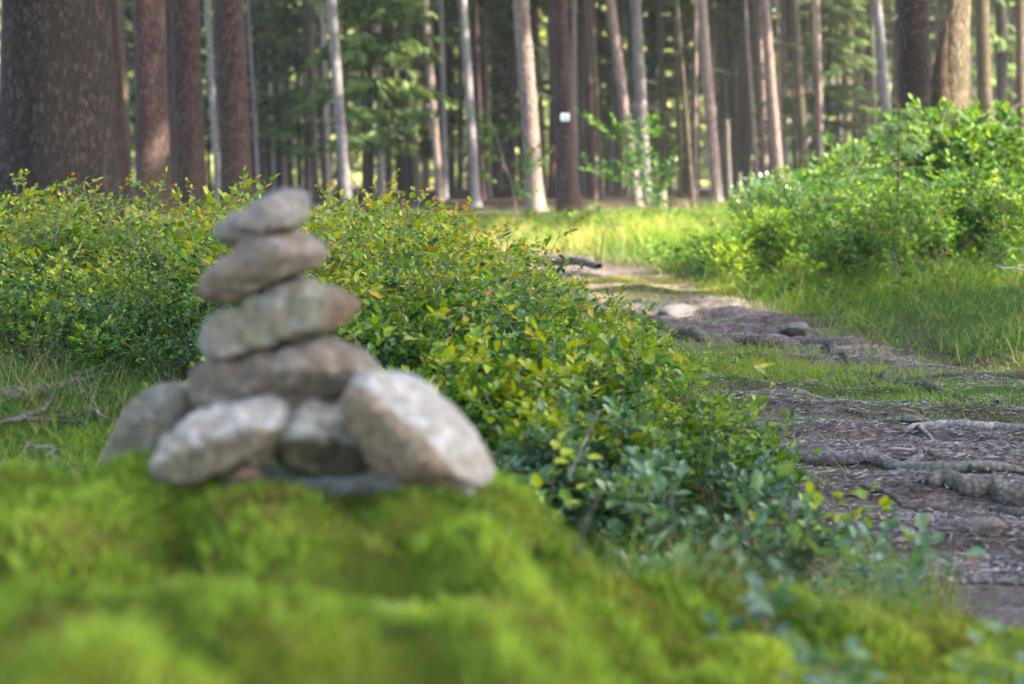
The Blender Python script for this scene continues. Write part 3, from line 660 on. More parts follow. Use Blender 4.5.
def root(label, pix, r0, r1, seed, lift=.0, name='tree_root', cat='root', matl=None, group='bare roots crossing the path', side=None):
    pts = ground_line(pix, lift, 26, seed)
    rng = np.random.RandomState(seed); r = np.interp(np.linspace(0, 1, 26), [0, .2, .85, 1], [r0 * .35, r0, r1, r1 * .3]) * rng.uniform(.85, 1.15, 26)
    mb = MB(); V, F = tube(pts, np.convolve(np.pad(r, 2, 'edge'), np.ones(5) / 5, 'valid'), 10, .06, rng); mb.add(V, F)
    for t, ln, ang in (side or []):
        i = int(t * 25); p0 = pts[i]; dd = np.array([math.cos(ang), math.sin(ang), .0])
        q = np.array([p0 + dd * ln * s for s in np.linspace(0, 1, 8)]); q[:, :2] += rng.normal(0, .006, (8, 2)); q[:, 2] = hgt(q[:, 0], q[:, 1]) + lift * np.linspace(1, .2, 8)
        V, F = tube(q, np.linspace(r[i] * .7, .004, 8), 7, .2, rng); mb.add(V, F)
    c = pts[len(pts) // 2]
    o = mb.obj(name, matl or M['root']); 
    return tag(o, label, cat, group)
M['pale_root'] = bark_mat('pale_root_bark', (.14, .115, .11), (.30, .26, .245), (.36, .325, .315), 90, .6, 1.0)
root('long pale root lying across the near path below the grass tongue', [(768, 457), (800, 461), (850, 467), (900, 470), (960, 474), (1030, 476)], .017, .013, 1, .012, matl=M['pale_root'], side=[(.6, .16, .5)])
root('curved grey root with upright stub crossing the path at the right frame edge', [(905, 432), (935, 429), (970, 430), (1000, 432), (1040, 441)], .013, .015, 2, .009, matl=M['pale_root'], side=[(.15, .12, -1.2)])
root('thick dark root bulging from the near path at the right edge', [(925, 500), (950, 492), (985, 488), (1020, 492), (1060, 494)], .020, .030, 3, .002)
root('dark flat root low at the near right corner of the path', [(955, 520), (985, 517), (1020, 520), (1060, 524)], .013, .018, 4, .002)
root('thin cracked root running between the two nearest thick roots', [(840, 487), (880, 491), (920, 497), (965, 502)], .006, .007, 5, .003)
root('broad root forming a step where the path turns behind the bilberries', [(610, 318), (640, 322), (665, 330), (690, 338), (720, 341)], .034, .02, 6, .015, side=[(.4, .3, .5)])
root('lower parallel root under the step in the path', [(622, 338), (650, 336), (680, 338), (720, 341), (750, 345)], .026, .016, 7, .012)
root('root ridge lying in the path beside the bank grass', [(735, 352), (765, 347), (800, 345), (830, 352), (850, 364)], .022, .015, 8, .012)
root('mossy log edge across the far path before the meadow', [(520, 262), (545, 263), (570, 264), (600, 268)], .07, .05, 9, .015)
root('thin root crossing the path near the grassy bank on the right', [(905, 375), (880, 380), (940, 392), (990, 404)], .014, .012, 10, .008)

R = np.random.RandomState(404)
for i in range(11):
    y0 = R.uniform(2.7, 6.6); xc_ = float(path_c(y0)); w0 = float(path_w(y0)); a0 = R.normal(.1, .35); k = 22
    L0 = R.uniform(.35, .95); t = np.linspace(-.5, .5, k); cx = xc_ + R.uniform(-.3, .3)
    wig = np.convolve(np.pad(np.cumsum(R.normal(0, .012, k)), 3, 'edge'), np.ones(7) / 7, 'valid')
    xx = cx + t * L0 * math.cos(a0); yy = y0 + t * L0 * math.sin(a0) + wig
    rr = R.uniform(.006, .014) * np.interp(t, [-.5, -.35, .3, .5], [.3, 1, .8, .2]) * (1 + .15 * np.sin(t * 19 + i))
    mb = MB(); V, F = tube(np.stack([xx, yy, hgt(xx, yy) + .25 * rr], -1), rr, 8, .06, R); mb.add(V, F)
    tag(mb.obj('tree_root', M['root']), 'thin grey root half buried in the trodden path litter', 'root', 'thin roots in the path')

def lump(name, label, cat, px, py, Yg, size, matl, seed, group=None, sq=(1, .75, .35)):
    q = ground_line([(px, py), (px + .5, py)], 0, 4, 0, 0)[0]
    V, F = ICO3; rng = np.random.RandomState(seed); Q = V * np.array(sq) * size
    for i in range(7):
        nn = rng.normal(0, 1, 3); nn /= np.linalg.norm(nn); dd = Q @ nn; Q = Q - nn[None] * np.clip(dd - dd.max() * .72, 0, None)[:, None]
    off = Vector((seed * 2.1, seed, 4)); s = 2.2 / size
    Q = Q + nrm(Q) * np.array([mnoise.fractal(Vector(a) * s + off, 1., 2., 4) for a in Q])[:, None] * size * .10
    mb = MB(); mb.add(Q, F); o = mb.obj(name, matl); o.location = (q[0], q[1], q[2] + size * sq[2] * .25); o.rotation_euler = (0, 0, rng.uniform(0, 6))
    return tag(o, label, cat, group)
GS = 'stones lying on the path'
rP = rock_mat('path_rock', (.10, .09, .09), (.12, .10, .09), (.17, .16, .16), (.08, .07, .07), .1, 20)
lump('path_stone', 'pale flat stone at the path edge beside the grass tongue', 'stone', 912, 421, 3, .032, rP, 41, GS)
lump('path_stone', 'wide flat grey stone in the path below the sunlit patch', 'stone', 680, 313, 6, .15, rP, 42, GS, (1, .6, .2))
lump('path_stone', 'brown rounded clod at the nearest corner of the path', 'stone', 985, 540, 2.4, .04, rD, 43, GS)
lump('path_stone', 'pale grey slab at the foot of the bank near the path bend', 'stone', 795, 330, 5.5, .10, rP, 44, GS, (1, .5, .25))
lump('path_stone', 'large smooth grey boulder behind the bilberries at the path bend', 'boulder', 570, 300, 7, .22, rP, 45, GS, (1, .6, .22))
lump('path_stone', 'small bluish stone cluster lump beside the nearest path litter', 'stone', 925, 522, 2.4, .028, rG, 46, GS, (1, .7, .4))

er = lump('embedded_rock', 'dark bluish rock added to darken a hollow in the foreground moss', 'rock', 395, 578, 1, .07, rG, 47, None, (1.15, .42, .50)); er.location = (-.095, 1.095, .232); er.rotation_euler = (.35, 0, .25)  # dark lump put in so the moss hollow reads as shaded
def stick(label, pix, r0, r1, seed, lift, name='fallen_twig', side=None, matl=None, group='dead twigs left of the cairn'):
    return root(label, pix, r0, r1, seed, lift, name, 'twig', matl or M['deadwood'], group, side)
stick('thickest dead branch lying on moss at the left frame edge', [(-30, 416), (20, 408), (60, 400), (105, 388)], .017, .008, 61, .03, 'fallen_branch', [(.65, .12, 1.9), (.8, .10, -.6)])
stick('thin dead twig slanting down through the grass left of the cairn', [(78, 396), (92, 412), (106, 434)], .006, .004, 62, .03)
stick('grey twig lying flat under the thickest dead branch', [(10, 428), (50, 424), (95, 420)], .007, .004, 63, .015, side=[(.5, .12, .8)])
stick('short pale broken twig stub pointing right beside the bilberry leaves', [(78, 393), (92, 388), (106, 385)], .006, .005, 64, .04)
stick('looped bleached twig on moss in the far left corner', [(-10, 482), (12, 486), (20, 496), (6, 506)], .006, .004, 65, .012)
stick('two pronged twig lying on moss next to the mound', [(28, 452), (45, 462), (60, 468)], .004, .003, 66, .015, side=[(.9, .09, -1.3), (.5, .07, 1.4)])
stick('long flat tan twig in the grass at the left edge', [(-20, 474), (20, 472), (48, 472)], .006, .004, 67, .012)
stick('tangled brown twig above the mossy hollow at the left edge', [(0, 440), (25, 432), (50, 415), (70, 402)], .007, .004, 68, .03, side=[(.3, .12, .3), (.6, .1, -.7)])
stick('pale short twig lying on the near path beside the long root', [(948, 472), (970, 472), (992, 474)], .011, .009, 69, .01, group='twigs on the path')

# dry grass stalks and stems sticking out of the mound
def stalk(label, pts, r, matl, name='dry_stalk', cat='stalk'):
    mb = MB(); V, F = tube(np.array([p[:] for p in pts]), np.linspace(r, r * .5, len(pts)), 5); mb.add(V, F, np.array([.2, 0, 0])); return tag(mb.obj(name, matl), label, cat)
q = P(592, 578, 1.25)
stalk('pale dry stalk bending up from the moss right of the cairn', [(q.x, 1.25, hz(q.x, 1.25) - .005)] + [tuple(P(a, b, y)) for a, b, y in ((580, 555, 1.27), (582, 530, 1.3), (594, 505, 1.34), (602, 488, 1.37))], .0016, M['deadwood'])
stalk('tan dry stalk leaning among the sprigs behind the mound', [tuple(P(a, b, y)) for a, b, y in ((568, 478, 1.9), (580, 452, 1.93), (592, 425, 1.96), (600, 410, 1.98))], .003, M['deadwood'])

stalk('pale arching dry stalk in the meadow left of the beech sapling', [tuple(P(a, b, 8.5)) for a, b in ((601, 262), (602, 244), (604, 232), (608, 226), (615, 224), (624, 226))], .0045, M['deadwood'])
stalk('bluish white bent dead stem against the bright shrub at the right edge', [tuple(P(a, b, 5.9)) for a, b in ((1032, 272), (1015, 268), (1003, 268), (996, 265))], .004, plain('bleached_stem', (.26, .28, .30), .7))
stalk('tan dead stem leaning under the bank shrubs', [tuple(P(a, b, 6.4)) for a, b in ((905, 306), (902, 285), (896, 262), (893, 250))], .006, M['deadwood'])

# ------------------------------------------------------------------ spruce crowns
def crown_mesh(name, seed, H0, H1, rad, whorls, nb, ntw, tw_len, tw_w, droop=.25, mats=None, rtop=.1, young=.1, needles=False):
    rng = np.random.RandomState(seed); mb = MB(); A, B, Wd, Nn, T = [], [], [], [], []
    for w in range(whorls):
        t = (w + rng.rand()) / whorls; z = H0 + (H1 - H0) * t
        Lb = rad * ((1 - t) ** .7 * (1 - rtop) + rtop) * (1 if t > .12 else .55 + 3.7 * t)
        for b in range(nb):
            az = rng.uniform(0, 2 * PI); L_ = Lb * rng.uniform(.6, 1.15); dr = droop * rng.uniform(.6, 1.5)
            if rng.rand() < .12: continue
            m = max(5, int(ntw * (.4 + .6 * L_ / rad)))
            u = (np.arange(m) + rng.rand(m)) / m
            c, s_ = math.cos(az), math.sin(az)
            rr = L_ * u; zz = z + L_ * (.18 * u - dr * u * u * 1.3 + .12 * np.clip(u - .7, 0, 1))
            px = c * rr; py = s_ * rr
            side = rng.choice([-1, 1], m)
            ln = tw_len * rng.uniform(.6, 1.2, m) * (1.15 - .75 * u)
            fwd = .75; lat = side * rng.uniform(.5, 1.1, m); dn = -rng.uniform(.05, 1.1, m)
            D = np.stack([c * fwd - s_ * lat, s_ * fwd + c * lat, dn], -1); D = nrm(D)
            p0 = np.stack([px, py, zz], -1)
            A.append(p0); B.append(p0 + D * ln[:, None]); Wd.append(tw_w * rng.uniform(.7, 1.3, m)); T.append(np.clip(rng.normal(.40 + .25 * u, .2), 0, 1))
            # the branch itself
            q = np.linspace(0, 1, 5); bz = z + L_ * (.18 * q - dr * q * q * 1.3)
            V, F = tube(np.stack([c * L_ * q, s_ * L_ * q, bz], -1), np.linspace(.012 + .006 * rad, .004, 5) * (.2 if needles else 1), 3); mb.add(V, F, np.array([.3, 0, 0]), 1)
    A = np.concatenate(A); B = np.concatenate(B); Wd = np.concatenate(Wd); T = np.concatenate(T); k = len(A)
    D = B - A; ln = np.linalg.norm(D, axis=1); D = D / ln[:, None]
    up = nrm(np.stack([rng.normal(0, .5, k), rng.normal(0, .5, k), np.ones(k)], -1)); S = nrm(np.cross(D, up)); U = np.cross(S, D)
    tint = np.stack([T, young * (rng.rand(k) < .4) * rng.rand(k), 0 * T], -1)
    if not needles:
        # a ragged feather: centre spine + toothed edges
        fr = np.array([0, .25, .5, .75, 1.0]); half = np.array([.35, 1.0, .75, .6, .05])
        rows = []
        for i, (f, h) in enumerate(zip(fr, half)):
            c = A + D * (ln * f)[:, None] - U * (ln * .12 * f * f)[:, None]
            w_ = (Wd * h * rng.uniform(.55, 1.3, k))[:, None]; w2 = (Wd * h * rng.uniform(.55, 1.3, k))[:, None]
            rows += [c - S * w_ - U * w_ * .35, c + S * w2 - U * w2 * .35]
        V = np.stack(rows, 1); n = 10
        F = np.array([[2 * i, 2 * i + 1, 2 * i + 3, 2 * i + 2] for i in range(4)])
        F = ((np.arange(k) * n)[:, None, None] + F[None]).reshape(-1, 4)
        mb.add(V.reshape(-1, 3), F, np.repeat(tint, n, axis=0), 0)
    else:
        nn = 22
        f = np.tile(np.linspace(.03, 1, nn), (k, 1)); sd = np.tile(np.where(np.arange(nn) % 2, 1, -1), (k, 1))
        ang = rng.normal(0, .5, (k, nn))
        base = A[:, None] + D[:, None] * (ln[:, None] * f)[..., None]
        nd = D[:, None] * .55 + (S[:, None] * np.cos(ang)[..., None] + U[:, None] * np.sin(ang)[..., None]) * sd[..., None]
        L2 = (Wd[:, None] * (1.1 - .5 * f))[..., None]
        w3 = .0016
        tipp = base + nd * L2
        V = np.stack([base - D[:, None] * w3, base + D[:, None] * w3, tipp], 2).reshape(-1, 3)
        F = np.arange(len(V)).reshape(-1, 3)
        mb.add(V, F, np.repeat(tint, nn * 3, axis=0), 0)
    return mb.mesh(name, mats or [M['spruce'], M['bark_shade']], False)

CROWN_TALL = [crown_mesh('crown', 200 + i, 8.5, 21, 2.3, 26, 7, 22, .55, .10, .30) for i in range(4)]
CROWN_LOW = [crown_mesh('crown', 220 + i, 3.2 + .6 * i, 19, 2.0, 25, 6, 34, .62, .05, .34) for i in range(4)]
CROWN_UNDER = [crown_mesh('crown', 240 + i, 1.2, 8.5, 1.7, 26, 7, 36, .48, .042, .28) for i in range(3)]

def trunk_mesh(name, r, h, lean, seed, matl, flare=.5, seg=16, bumps=.05):
    rng = np.random.RandomState(seed); zs = np.concatenate([[-.25, -.05], np.array([0, .06, .14, .25, .4, .6, .9, 1.3, 1.8, 2.5, 3.4, 4.5, 6, 8, 11, 14, 17, 20, 24])])
    zs = zs[zs < h]; zs = np.append(zs, h); ph = rng.uniform(0, 6, 4)
    th = np.arange(seg) * 2 * PI / seg; rows = []
    for z in zs:
        zc = max(z, 0)
        rr = r * (1.03 - .80 * (zc / h) ** 1.1) * (1 + flare * math.exp(-zc / (1.4 * r + .04)))
        lob = 1 + (.16 * flare * 2) * math.exp(-zc / (1.2 * r + .05)) * (np.cos(3 * th + ph[0]) * .6 + np.cos(5 * th + ph[1]) * .5) + bumps * .6 * np.cos(2 * th + ph[2] + z * .4) + rng.normal(0, bumps * .25, seg)
        le = zc if zc < 6 else 6 + (zc - 6) * .5
        wv = .02 * math.sin(z * .5 + ph[3]) * min(1, zc / 3)
        rows.append(np.stack([lean[0] * le + wv + np.cos(th) * rr * lob, lean[1] * le + np.sin(th) * rr * lob, np.full(seg, z)], -1))
    V = np.concatenate(rows); k = len(zs)
    i = np.arange(k - 1)[:, None] * seg; j = np.arange(seg)[None, :]; j2 = (j + 1) % seg
    F = np.stack([i + j, i + j2, i + seg + j2, i + seg + j], -1).reshape(-1, 4)
    mb = MB(); mb.add(V, F); return mb, zs
def dead_branches(lean, r, seed, n, z0, z1, lmax, rb=.012):
    rng = np.random.RandomState(seed); mb = MB()
    for i in range(n):
        z = rng.uniform(z0, z1); az = rng.uniform(0, 2 * PI); L_ = r + lmax * rng.uniform(.15, 1) ** 1.5
        q = np.linspace(0, 1, 6); c, s_ = math.cos(az), math.sin(az); w = rng.normal(0, .03, 6) * L_
        zz = z + L_ * (.10 * q - .35 * q * q)
        V, F = tube(np.stack([lean[0] * z + c * L_ * q - s_ * w * q, lean[1] * z + s_ * L_ * q + c * w * q, zz], -1), np.linspace(rb, rb * .3, 6), 4); mb.add(V, F)
        if L_ > .5:
            for t in (2, 3, 4):
                p0 = np.array([lean[0] * z + c * L_ * q[t], lean[1] * z + s_ * L_ * q[t], zz[t]]); sd = rng.choice([-1, 1])
                d = np.array([c * .6 - s_ * sd * .8, s_ * .6 + c * sd * .8, -.25]) * L_ * .3
                V, F = tube(np.array([p0, p0 + d * .5, p0 + d]), [rb * .45, rb * .3, rb * .15], 3); mb.add(V, F)
    return mb
seedc = [1000]
def spruce(label, xt, xb, w, Y, bark, crown='tall', nd=10, lmax=.9, yb=205, flare=.35, name='spruce_tree', group=None, h=22.5, zd=(1.0, 6.0)):
    seedc[0] += 1; s = seedc[0]; rng = np.random.RandomState(s)
    b = P(xb, yb, Y); t = P(xt, 0, Y); gz = hz(b.x, Y)
    lean = ((t.x - b.x) / (t.z - b.z), rng.normal(0, .012)); r = w * .5 * Y / FPX * .97
    b.x -= lean[0] * (b.z - gz)
    root = empty(name, (b.x, Y, gz)); tag(root, label, 'tree', group)
    mb, zs = trunk_mesh('trunk', r, h, lean, s, None, flare, 20 if w > 20 else 12)
    mb.obj('trunk', M[bark], root)
    if crown:
        me = {'tall': CROWN_TALL, 'low': CROWN_LOW}[crown][rng.randint(4)]
        c = bpy.data.objects.new('crown', me); COL.objects.link(c); c.parent = root
        c.location = (lean[0] * 7, lean[1] * 7, 0); c.rotation_euler = (0, 0, rng.uniform(0, 6))
    if nd:
        dead_branches(lean, r, s + 5, nd, zd[0], zd[1], lmax, .009 if lmax < .4 else .011).obj('dead_branch', M['deadwood' if bark in ('bark_pale', 'bark_tan') else 'bark_tan'], root, True)['kind'] = 'stuff'
    return root

spruce('huge dark scaly spruce trunk at the left edge, thickest of all', 58, 60, 106, 8.8, 'bark_dark', nd=3, lmax=.15, flare=.28, yb=200)
spruce('reddish trunk half hidden behind the huge left trunk', 106, 117, 26, 17, 'bark_red', nd=5, lmax=.3)
spruce('thin tan trunk just right of the huge left trunk', 122, 130, 8, 30, 'bark_tan', nd=6)
spruce('thick reddish brown trunk with dark knots, left of the close pair', 149, 155, 31, 15, 'bark_red', nd=14, lmax=.12)
spruce('blackish trunk squeezed in the gap between the close reddish pair', 169, 172, 17, 24, 'bark_shade', nd=4, lmax=.2)
spruce('thick reddish brown trunk with dark knots, right of the close pair', 185, 193, 28, 16, 'bark_red', nd=14, lmax=.12)
spruce('slim pale grey trunk between two thick reddish trunks', 207, 219, 7, 26, 'bark_grey', nd=6)
spruce('thick greyish red trunk standing alone right of the slim pale one', 230, 238, 31, 17, 'bark_red', nd=8, lmax=.15)
spruce('thin tan trunk in the gap right of the thick greyish red trunk', 261, 268, 7, 38, 'bark_tan', 'low', nd=14)
spruce('thin blackish trunk close beside a thin tan one', 273, 281, 8, 42, 'bark_shade', 'low', nd=10)
spruce('thin orange brown trunk with many dead whitish side branches', 322, 330, 6, 31, 'bark_pale', 'tall', nd=26, lmax=1.1)
spruce('lilac grey slim trunk rising directly behind the right shoulder of the cairn', 331, 347, 11, 24, 'bark_grey', nd=5)
spruce('thin black trunk under the hanging green branches', 374, 388, 7, 37, 'bark_shade', 'low', nd=8)
spruce('second thin black trunk right of the hanging green branches', 388, 400, 6, 41, 'bark_shade', 'low', nd=8)
spruce('slender brown trunk between the black trunks and the pale pair', 405, 419, 7, 35, 'bark_tan', nd=8)
spruce('slender pale trunk with faint twin beside a dark one', 425, 441, 8, 33, 'bark_pale', nd=6)
spruce('dark trunk close behind a slender pale trunk', 437, 447, 9, 39, 'bark_shade', 'low', nd=10)
spruce('straight pale trunk standing free in the gap left of the clearing', 464, 476, 9, 26, 'bark_grey', nd=5)
spruce('very thin dark trunk right of the straight pale free trunk', 481, 485, 5, 43, 'bark_shade', 'low', nd=8)
spruce('tall pinkish trunk with rubbed base left of the waymarked trunk', 521, 536, 17, 22, 'bark_pale', nd=10, lmax=.5, yb=213, flare=.5)
spruce('very thin olive trunk between pinkish and waymarked trunks', 536, 545, 5, 40, 'bark_tan', 'low', nd=8)
WM = spruce('brown trunk carrying the small white waymark plate', 557, 569, 21, 21, 'bark_red', nd=14, lmax=.12, yb=212, flare=.55)
spruce('thin reddish trunk just right of the waymarked trunk', 584, 595, 7, 34, 'bark_red', nd=8)
spruce('pale pinkish trunk strongly leaning left beyond the beech sapling', 611, 633, 11, 26, 'bark_pale', nd=6, yb=170)
spruce('grey shaded trunk close right of the strongly leaning pale one', 637, 646, 12, 30, 'bark_grey', 'low', nd=14)
spruce('thin tan trunk left of the crooked yellowish pole', 674, 681, 5, 40, 'bark_tan', 'low', nd=8)
spruce('crooked yellowish slim pole leaning left in the clearing', 676, 693, 4.5, 24, 'bark_tan', None, nd=8, lmax=.25, h=6, yb=205, flare=.1)
spruce('pale pinkish grey trunk left of the dead broken pole', 702, 717, 11, 29, 'bark_pale', nd=6, yb=195)
spruce('dark trunk behind the dead broken pole', 728, 736, 8, 42, 'bark_shade', 'low', nd=10)
spruce('bright pinkish trunk right of the dead broken pole', 764, 779, 11, 27, 'bark_pale', nd=6, yb=185)
spruce('greyish brown trunk right of the bright pinkish one', 794, 804, 10, 32, 'bark_tan', 'tall', nd=8, yb=170)
spruce('dark slim trunk in the deep shade above the shrubs', 853, 858, 8, 40, 'bark_shade', 'low', nd=10)
spruce('very thin sunlit tan trunk beside the pale lilac trunk', 873, 877, 5, 38, 'bark_pale', 'low', nd=6)
spruce('pale lilac trunk rising out of the shrubs on the right', 876, 888, 11, 20, 'bark_grey', nd=6, lmax=.5, yb=140)
spruce('slim brown trunk just left of the thick scaly right trunk', 898, 903, 9, 28, 'bark_red', nd=6)
spruce('thick purplish scaly trunk behind the right shrubs', 915, 918, 32, 14, 'bark_dark', nd=6, lmax=.15)
spruce('thin tan trunk right of the torn hollow trunk', 967, 970, 7, 26, 'bark_tan', nd=5)
spruce('medium tan brown trunk near the right edge', 983, 989, 15, 22, 'bark_tan', nd=6, lmax=.4)
spruce('dark reddish trunk behind the medium tan brown one', 1001, 1004, 12, 30, 'bark_shade', 'low', nd=6)
spruce('tan trunk cut by the right frame edge', 1020, 1023, 9, 25, 'bark_tan', nd=4)

R = np.random.RandomState(808)
for i in range(40):
    px = R.uniform(395, 1000) if i < 32 else R.uniform(245, 400)
    spruce('slim trunk standing in the middle distance among the numbered bright and dark trunks'.replace('numbered ', ''), px - R.uniform(0, 14), px, R.uniform(3.5, 7), R.uniform(31, 46), ['bark_pale', 'bark_tan', 'bark_grey', 'bark_pale', 'bark_red'][i % 5], None if i % 3 else 'tall', nd=7, group='slim trunks in the middle distance', h=19)

# torn hollow trunk
b = P(950, 150, 13); gz = hz(b.x, 13)
torn = empty('hollow_tree', (b.x, 13, gz)); tag(torn, 'torn tan trunk with dark rotten hollow beside the thick scaly trunk', 'tree')
mbt, _ = trunk_mesh('trunk', .155, 9, (-.012, .0), 77, None, .35, 22, .12); mbt.obj('trunk', M['bark_tan'], torn)
hm = MB(); zz = np.linspace(.2, 1.75, 14); wv = np.interp(zz, [.2, .6, 1.2, 1.75], [.06, .10, .075, .01])
rng = np.random.RandomState(5)
pl_ = np.stack([-.095 + .03 * np.sin(zz * 4) - .012 * zz, np.full(14, -.105), zz], -1)
V, F = tube(pl_, wv, 10, .3, rng); hm.add(V, F); hm.obj('hollow', M['hollow'], torn)
c = bpy.data.objects.new('crown', CROWN_TALL[1]); COL.objects.link(c); c.parent = torn; c.location = (0, 0, -5); c.scale = (.7, .7, .75); c.location = (-.05, 0, -.5)

# waymark plate on its trunk
q = P(565, 117, 21 - .165)
wm = empty('waymark_plate', (q.x, q.y - .012, q.z)); tag(wm, 'small white waymark plate with faint blue mark on the brown trunk', 'waymark')
def box(mb, c, s):
    c = np.array(c); s = np.array(s) * .5
    V = np.array([[x, y, z] for x in (-1, 1) for y in (-1, 1) for z in (-1, 1)]) * s + c
    mb.add(V, [[0, 1, 3, 2], [4, 6, 7, 5], [0, 4, 5, 1], [2, 3, 7, 6], [0, 2, 6, 4], [1, 5, 7, 3]])
mb = MB(); box(mb, (0, 0, 0), (.125, .012, .105)); mb.obj('plate', M['white'], wm, False)
mb = MB(); box(mb, (.005, -.008, -.012), (.06, .004, .035)); mb.obj('mark', M['blue'], wm, False)

# dead broken poles
def pole(label, xb, yt, w, Y, hx=0):
    b = P(xb, 200, Y); gz = hz(b.x, Y); top = P(xb, yt, Y).z - gz; seedc[0] += 1
    mb = MB(); rng = np.random.RandomState(seedc[0]); zz = np.linspace(-.1, top, 9)
    V, F = tube(np.stack([hx * zz + rng.normal(0, .006, 9), 0 * zz, zz], -1), np.linspace(1.15, .8, 9) * w * .5 * Y / FPX, 9, .2, rng); mb.add(V, F)
    o = mb.obj('broken_pole', M['deadwood']); o.location = (b.x, Y, gz); return tag(o, label, 'dead tree', 'dead poles before the dark wood')
pole('pale dead broken pole standing between two pinkish trunks', 730, 120, 6, 24, -.06)
pole('short pale stub right of the taller dead broken pole', 739, 172, 5, 24, 0)
pole('pale sunlit stump in the clearing right of the beech sapling', 661, 190, 13, 25, 0)

# understorey spruces with hanging green branches
def under(label, px, Y, sc, variant, young=0):
    b = P(px, 195, Y); gz = hz(b.x, Y); seedc[0] += 1; rng = np.random.RandomState(seedc[0])
    root_ = empty('young_spruce', (b.x, Y, gz)); tag(root_, label, 'tree', 'understorey spruces')
    mb, _ = trunk_mesh('trunk', .055 * sc, 8.6 * sc, (0, 0), seedc[0], None, .2, 8); mb.obj('trunk', M['bark_shade'], root_)
    c = bpy.data.objects.new('crown', CROWN_UNDER[variant]); COL.objects.link(c); c.parent = root_; c.scale = (sc,) * 3; c.rotation_euler = (0, 0, rng.uniform(0, 6))
    return root_
under('green understorey spruce hanging over the two thin black trunks', 372, 27, 1.0, 0)
under('dark understorey spruce between tan and orange brown thin trunks', 300, 37, 1.05, 1)
under('understorey spruce deep behind the free pale trunk', 505, 46, 1.1, 2)
under('understorey spruce behind the strongly leaning pale trunk', 652, 44, 1.1, 0)
under('understorey spruce in the dark wood above the right shrubs', 826, 36, 1.0, 1)
under('understorey spruce behind the reddish trunks on the left', 210, 36, 1.0, 2)
under('understorey spruce behind the waymarked trunk', 590, 55, 1.2, 1)
under('understorey spruce deep behind the pinkish grey trunk', 740, 52, 1.2, 2)
under('understorey spruce at the dark right edge of the wood', 955, 34, 1.0, 0)
under('understorey spruce behind the thin tan trunk at left', 120, 40, 1.1, 1)
under('understorey spruce behind the slender pale trunk', 436, 50, 1.2, 0)

# deep forest : many slim trunks one can hardly tell apart
R = np.random.RandomState(55)
def deep_proto(i):
    root_ = empty('distant_spruce', (0, 0, -50)); s = 3000 + i
    mb, _ = trunk_mesh('trunk', .13, 21, (R.normal(0, .012), 0), s, None, .25, 8); mb.obj('trunk', M[['bark_shade', 'bark_tan', 'bark_red', 'bark_grey', 'bark_shade', 'bark_red'][i]], root_)
    c = bpy.data.objects.new('crown', (CROWN_LOW + CROWN_TALL)[[7, 5, 6, 4, 3, 7][i]]); COL.objects.link(c); c.parent = root_
    dead_branches((0, 0), .13, s + 9, 14, 1.2, 7, 1.0, .012).obj('dead_branch', M['bark_tan'], root_)['kind'] = 'stuff'
    return tag(root_, 'slim spruce deep in the shaded wood behind the nearer trunks', 'tree', 'spruces deep in the wood')
dp = [deep_proto(i) for i in range(6)]; used = [False] * 6; spots = []
tries = 0
while len(spots) < 150 and tries < 6000:
    tries += 1
    y = R.uniform(36, 68); x = R.uniform(-.42, .42) * y
    if any((x - a) ** 2 + (y - b) ** 2 < 3.0 for a, b in spots): continue
    spots.append((x, y)); i = R.randint(6)
    o = dp[i] if not used[i] else copy_tree(dp[i]); used[i] = True
    o.location = (x, y, hz(x, y)); o.rotation_euler = (0, 0, R.uniform(0, 6)); s = R.uniform(.75, 1.3); o.scale = (s, s, R.uniform(.85, 1.15))

# unseen trees added beside and behind the viewpoint to shade the foreground
SHADE = [(9.4, -3.2), (11.8, -2.8), (8.2, -.6), (10.2, -.3), (12.9, -.9), (12.9, 1.2), (7.2, 5.2), (7.2, 12.8), (8.2, 14.2), (9.6, 15.2), (-4.5, -3.5), (-7.5, 1.0), (-6.5, 5.5), (-9, 10.5), (3.0, -8.4), (6.4, -7.4), (8.5, -10.5), (4.6, -4.6), (12.5, -3), (13.5, 16)]
SHADE_LOW = [(-1.2, -4.2), (1.6, -5.6), (-3.4, -6.5), (-6.5, -5.5), (.4, -9), (-5.5, -1.2), (-2.2, -10), (-9, -8), (5.6, -11), (7.5, -3.5)]
for i, (x, y) in enumerate(SHADE + SHADE_LOW):
    o = copy_tree(dp[[3, 1][i % 2]] if i < len(SHADE) else dp[[0, 5, 4][i % 3]])
    o.location = (x, y, hz(x, y)); o.rotation_euler = (0, 0, i * 1.7); o.scale = (1.15, 1.15, 1.0)
    o['label'] = 'tall unseen spruce added outside the picture to shade the foreground'; o['group'] = 'spruces added for shade'

# far sunlit wood edge
wm_ = MB(); R = np.random.RandomState(66); n = 130000
y = R.uniform(94, 106, n); x = R.uniform(-.46, .46, n) * y; z = R.uniform(0, 1, n) ** 1.4 * 20
dens = vnoise(x * .22, z * .28 + y * .1) + .35 * np.exp(-z / 2.5)
keep = dens > .14; x, y, z = x[keep], y[keep], np.abs(z[keep]); k = len(x)
V, F = leaves(np.stack([x, y, z], -1), R.normal(0, 1, (k, 3)), np.stack([R.normal(.3, .6, k), R.normal(-.4, .6, k), R.normal(.6, .5, k)], -1), R.uniform(.45, .95, k), .7)
tt = np.stack([np.clip(R.normal(.5, .25, k) + (dens[keep] - .6), 0, 1), .3 * R.rand(k), 0 * x], -1)
wm_.add(V, F, np.repeat(tt, 7, axis=0)); tag(wm_.obj('far_woods', M['woods']), 'sunlit yellow green wood edge far behind the trunks', 'woods', kind='stuff')

